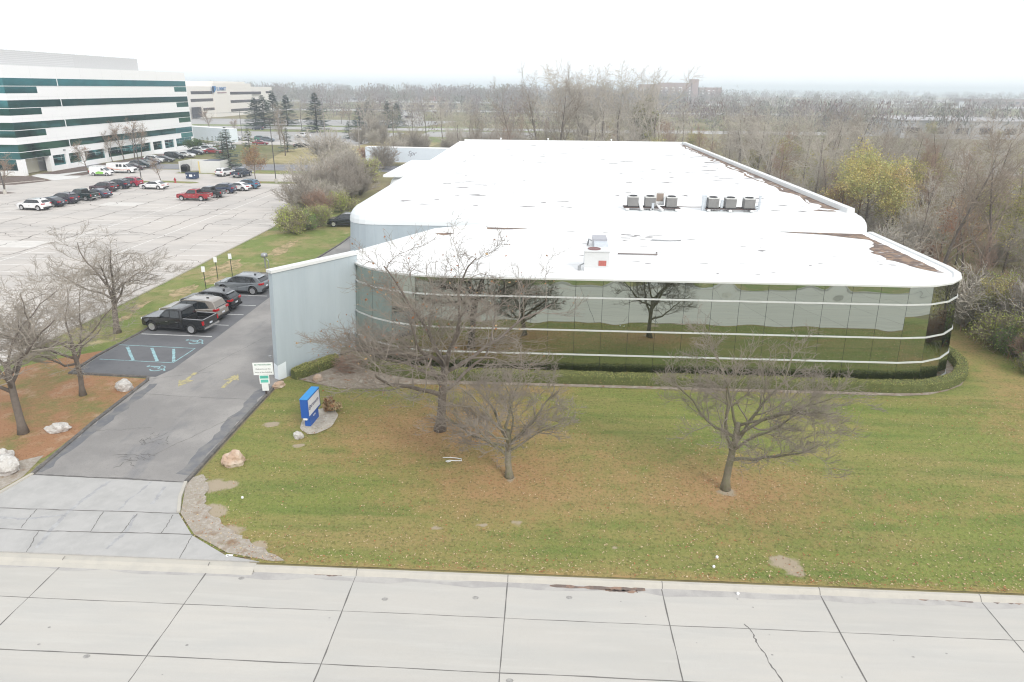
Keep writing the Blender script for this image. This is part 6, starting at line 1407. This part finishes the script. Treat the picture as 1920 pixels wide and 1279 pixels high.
# ground floor: piers, recessed glazing, entrance
piers = [Y0+.6] + [atX(px, 300, FX).y for px in (97, 128, 158, 203, 290, 312, 334)] + [Y1-.5]
for y in piers: b = MB(); b.box(FX-1.1, FX+.02, y-.55, y+.55, 0, 3.2); op(b, 'pier', ow)
for ya, yb in zip(piers[1:], piers[2:]):
    b = MB(); b.box(FX-.6, FX-.3, ya+.55, yb-.55, 1.05, 3.2); op(b, 'window', teal_m); b = MB(); b.box(FX-.7, FX-.1, ya+.55, yb-.55, 0, 1.05); op(b, 'sill_wall', ow)
b = MB(); b.box(FX-3, FX-2.8, piers[0]+.5, piers[1]-.5, 0, 3.2); op(b, 'entrance_screen', mat('cream_panel', (.66, .63, .52), .6, 0, .08))
b = MB(); b.box(FX-2.79, FX-2.7, Y0+3, Y0+4.6, 0, 2.5); op(b, 'door', teal_m)
b = MB(); b.box(-170, FX-1.2, Y0+.2, Y0+.35, 1.0, 3.1); op(b, 'window', teal_m); b = MB(); b.box(-170, FX-1.2, Y0+.15, Y0+.4, 0, 1.0); op(b, 'sill_wall', ow)
b = MB(); b.box(FX, FX+.35, Y0+13, Y0+13.4, 3.9, 4.2); op(b, 'wall_lamp', grey_m)
b = MB(); b.lathe([(.02, 0), (.5, .12), (.62, .22)], 12, 0, Matrix.Translation((FX-13, Y0+12, 24.7)) @ Matrix.Rotation(R(60), 4, 'X')); b.box(FX-13.04, FX-12.96, Y0+12, Y0+12.08, 24.0, 24.8); tag(b.build('satellite_dish', grey_m, None, loc=(0, 0, 0)), 'small dish on the roof screen of the white office building', 'satellite dish')
# beige office block with blue sign
bt_ = mat('beige_panel', (.70, .67, .63), .7, 0, .03, .1); bx = -196.0
t = thing('beige_office_block', 'beige stepped office block with brown ribbon windows and a blue roof sign', 'building', (bx, 390, 0)); OI = Matrix.Translation((-bx, -390, 0))
ya, yt0, yt1, yb = 372.0, atX(399, 180, bx).y, atX(470, 180, bx).y, atX(512, 185, bx+0).y
zt_ = atX(435, 153, bx).z; zl = atX(370, 162, bx).z; zr = atX(495, 163, bx).z
b = MB(); b.box(bx-50, bx, ya, yt0, 0, zl); b.box(bx-52, bx+.8, yt0, yt1, 0, zt_-1); b.box(bx-40, bx-.5, yt0+4, yt1-6, zt_-1, zt_); b.box(bx-50, bx-.3, yt1, yb, 0, zr); op(b, 'wall', bt_)
for (px0, px1, y_top, y_bot, xo) in ((357, 403, 171, 176.5, 0), (357, 403, 185, 190.5, 0), (381, 405, 202, 207, 0), (431, 489, 172, 177, .8), (432, 488, 187, 192, .8), (433, 482, 203, 208, .8), (498, 510, 171, 175, -.3), (360, 377, 201, 221, 1.5)):
    p, q = atX(px0, y_top, bx+xo), atX(px1, y_top, bx+xo); pm = atX((px0+px1)/2, y_top, bx+xo); qm = atX((px0+px1)/2, y_bot, bx+xo)
    b = MB(); yy0, yy1 = max(ya+1, p.y), min(q.y, yb-1)
    if px0 < 430 and y_top < 200: yy1 = min(yy1, yt0-.3)
    b.box(bx+xo-.3, bx+xo+.06, yy0, yy1, qm.z, pm.z); op(b, 'window', brownglass_m if y_bot < 215 else mat('dark_glass', (.03, .03, .045), .2))
p = atX(412, 169, bx+.9); sb = mat('sign_bright_blue', (.02, .16, .42), .5)
lettering('lettering', 'SUMMIT', 2.9, sb, (bx+1.0, p.y+2.2, p.z+.6), (0, 1, 0), (0, 0, 1), None, 12.5, bold=True).parent = t
lo = kids(t)[-1]; lo.data.transform(OI)
b = MB(); y = p.y-9.5; z = p.z-1.4
b.face([(bx+1.0, y, z), (bx+1.0, y+2.2, z+.2), (bx+1.0, y+4.6, z+1.6), (bx+1.0, y+4.6, z+3.6), (bx+1.0, y, z+3.6)]); b.box(bx+.82, bx+1.0, y, y+2, z, z+3.4); op(b, 'emblem', sb)
b = MB(); b.box(bx+.85, bx+1.0, p.y-3.5, p.y+8.5, p.z-1.7, p.z-1.25); op(b, 'sign_underline', mat('sign_dark_red', (.2, .08, .1), .5))
# brick apartment tower on the horizon
t = thing('apartment_tower', 'far pinkish brown apartment slab with a taller lift tower on the right horizon', 'building', (215, 1000, 0)); OI = Matrix.Translation((-215, -1000, 0))
def xz(px, py): return atY(px, py, 1000)
br = mat('pink_brick', (.30, .215, .20), .8, 0, .08, .02)
b = MB()
for px0, px1, py in ((1200, 1237, 158), (1237, 1298, 155), (1297, 1311, 148.5), (1311, 1354, 164)): p, q = xz(px0, py), xz(px1, py); b.box(p.x, q.x, 1000, 1018, 0, p.z)
op(b, 'wall', br)
for px, w, n_ in ((1241, 2.6, 6), (1250, 5.5, 6), (1262.5, 6.0, 6), (1276, 6.2, 6), (1293, 2.5, 7), (1318, 3, 5), (1329, 4.5, 5), (1338, 3, 5), (1207, 4, 5), (1220, 4, 5)):
    b = MB()
    for k in range(n_):
        p, q = xz(px-w/2, 163.4+k*2.9+(6 if px > 1311 else 0)), xz(px+w/2, 164.6+k*2.9+(6 if px > 1311 else 0)); b.box(p.x, q.x, 999.3, 1000, q.z, p.z)
    op(b, 'balcony_row', white_m)
# low far buildings
lowm = [mat('far_white_wall', (.66, .66, .66), .7), mat('far_grey_wall', (.42, .42, .44), .7), mat('far_brick_wall', (.27, .2, .18), .8), mat('far_tan_wall', (.5, .46, .4), .8)]
def low_building(x, y, w, d, h, m, label, group=None, name='low_building'):
    t = thing(name, label, 'building', (x, y, 0), R(rgw.uniform(-6, 6)), group); b = MB(); b.box(-w/2, w/2, -d/2, d/2, 0, h); b.build('wall', m, t)
    b = MB(); b.box(-w/2-.3, w/2+.3, -d/2-.3, d/2+.3, h, h+.5); b.build('roof', mat('pale_roof', (.55, .55, .55), .8) if rgw.random() < .6 and d < 35 else mat('grey_roof', (.36, .35, .36), .8), t)
    n_ = int(w/9)
    for k in range(n_): b = MB(); b.box(-w/2+2+k*9, -w/2+7+k*9, -d/2-.05, -d/2, h*.3, h*.65); b.build('window', brownglass_m, t)
    return t
def px_building(px, py, w, d, h, m, l, g=None): x, y = GP(px, py); return low_building(x, y+d/2, w, d, h, m, l, g)
px_building(650, 190, 75, 30, 6, lowm[1], 'long far store with a white roof edge beyond the highway on the left')
px_building(1850, 262, 62, 40, 6.5, lowm[1], 'big grey flat-roofed building seen through the trees near the right edge'); px_building(1740, 258, 16, 12, 5, lowm[0], 'white shed-like building left of the big grey one'); px_building(1885, 200, 90, 40, 9, lowm[2], 'dark brown low building on the right skyline'); px_building(1818, 203, 15, 10, 7, lowm[0], 'white block in front of the dark brown building'); px_building(772, 226, 12, 6, 4, lowm[0], 'small white box building beyond the far verge'); px_building(806, 205, 60, 16, 5, lowm[3], 'tan low building among bare trees left of the clump'); px_building(812, 196, 8, 8, 9, mat('red_white_sign', (.5, .25, .24)), 'narrow pinkish pylon building on the far roadside')
for i in range(26):
    px = rgw.uniform(1385, 1910); py = rgw.uniform(181, 196); low = px_building(px, py, rgw.uniform(25, 70), rgw.uniform(15, 30), rgw.uniform(4.5, 7), lowm[rgw.choice((0, 0, 1, 3))], 'pale low flat-roofed building among far trees toward the right horizon', 'low buildings toward the right horizon')
for i in range(9):
    px = rgw.uniform(520, 1120); py = rgw.uniform(186, 200); px_building(px, py, rgw.uniform(20, 45), 14, rgw.uniform(4, 6), lowm[rgw.choice((0, 3, 1, 0))], 'pale low building beyond the far highway, left of the clump of tall trees', 'low buildings beyond the far highway')
# ---------------------------------------------------------------- air, sky, sun, camera
HAZE = 0.0005
if HAZE:
    b = MB(); b.box(-5200, 5600, -300, 6200, -1.2, 46)
    m = bpy.data.materials.new('haze_air'); m.use_nodes = True; nt = m.node_tree; nt.nodes.clear()
    o = nt.nodes.new('ShaderNodeOutputMaterial'); pv = nt.nodes.new('ShaderNodeVolumePrincipled')
    pv.inputs['Color'].default_value = (.84, .92, 1, 1); pv.inputs['Density'].default_value = HAZE; pv.inputs['Anisotropy'].default_value = .2; pv.inputs['Density Attribute'].default_value = ''; pv.inputs['Temperature Attribute'].default_value = ''; m.cycles.homogeneous_volume = True
    nt.links.new(pv.outputs['Volume'], o.inputs['Volume']); tag(b.build('haze', m), kind='stuff')
w = bpy.data.worlds.new('World'); S.world = w; w.use_nodes = True; w.cycles.sampling_method = 'NONE'; nt = w.node_tree; bg = nt.nodes['Background']
sky = nt.nodes.new('ShaderNodeTexSky'); sky.sky_type = 'NISHITA'; sky.sun_disc = False; sky.sun_elevation = R(36); sky.sun_rotation = R(142); sky.air_density = 1.0; sky.dust_density = 3
mx = nt.nodes.new('ShaderNodeMix'); mx.data_type = 'RGBA'; mx.inputs['Factor'].default_value = .88; mx.inputs['B'].default_value = (8.2, 8.4, 8.6, 1)
nt.links.new(sky.outputs['Color'], mx.inputs['A']); nt.links.new(mx.outputs['Result'], bg.inputs['Color']); bg.inputs['Strength'].default_value = .115
sd = bpy.data.lights.new('sun', 'SUN'); sd.energy = 1.4; sd.angle = R(16); sd.color = (1, .96, .9); so = bpy.data.objects.new('sun', sd); COL.objects.link(so)
el, rot = R(36), R(142); dirn = V((math.sin(rot)*math.cos(el), math.cos(rot)*math.cos(el), math.sin(el)))
so.rotation_euler = dirn.to_track_quat('Z', 'Y').to_euler(); so.location = (0, 0, 200)
cd = bpy.data.cameras.new('camera'); cam = bpy.data.objects.new('camera', cd); COL.objects.link(cam); S.camera = cam
cd.sensor_width = 36; cd.lens = F_PX*36/1920; cd.clip_start = .3; cd.clip_end = 20000
M = Matrix((( CR.x, -CD.x, -CF.x, 0), (CR.y, -CD.y, -CF.y, 0), (CR.z, -CD.z, -CF.z, CAM_H), (0, 0, 0, 1))); cam.matrix_world = M
vs = S.view_settings; vs.view_transform = 'Standard'; vs.look = 'None'; vs.exposure = .55; vs.gamma = 1
S.render.engine = 'CYCLES'; c = S.cycles
c.max_bounces = 6; c.diffuse_bounces = 2; c.glossy_bounces = 3; c.transmission_bounces = 2; c.volume_bounces = 1; c.transparent_max_bounces = 4; c.use_denoising = True; c.denoising_prefilter = 'ACCURATE'; c.denoising_input_passes = 'RGB_ALBEDO_NORMAL'; c.use_adaptive_sampling = False; c.filter_width = 1.15; c.sample_clamp_indirect = 2.5
c.volume_step_rate = 10
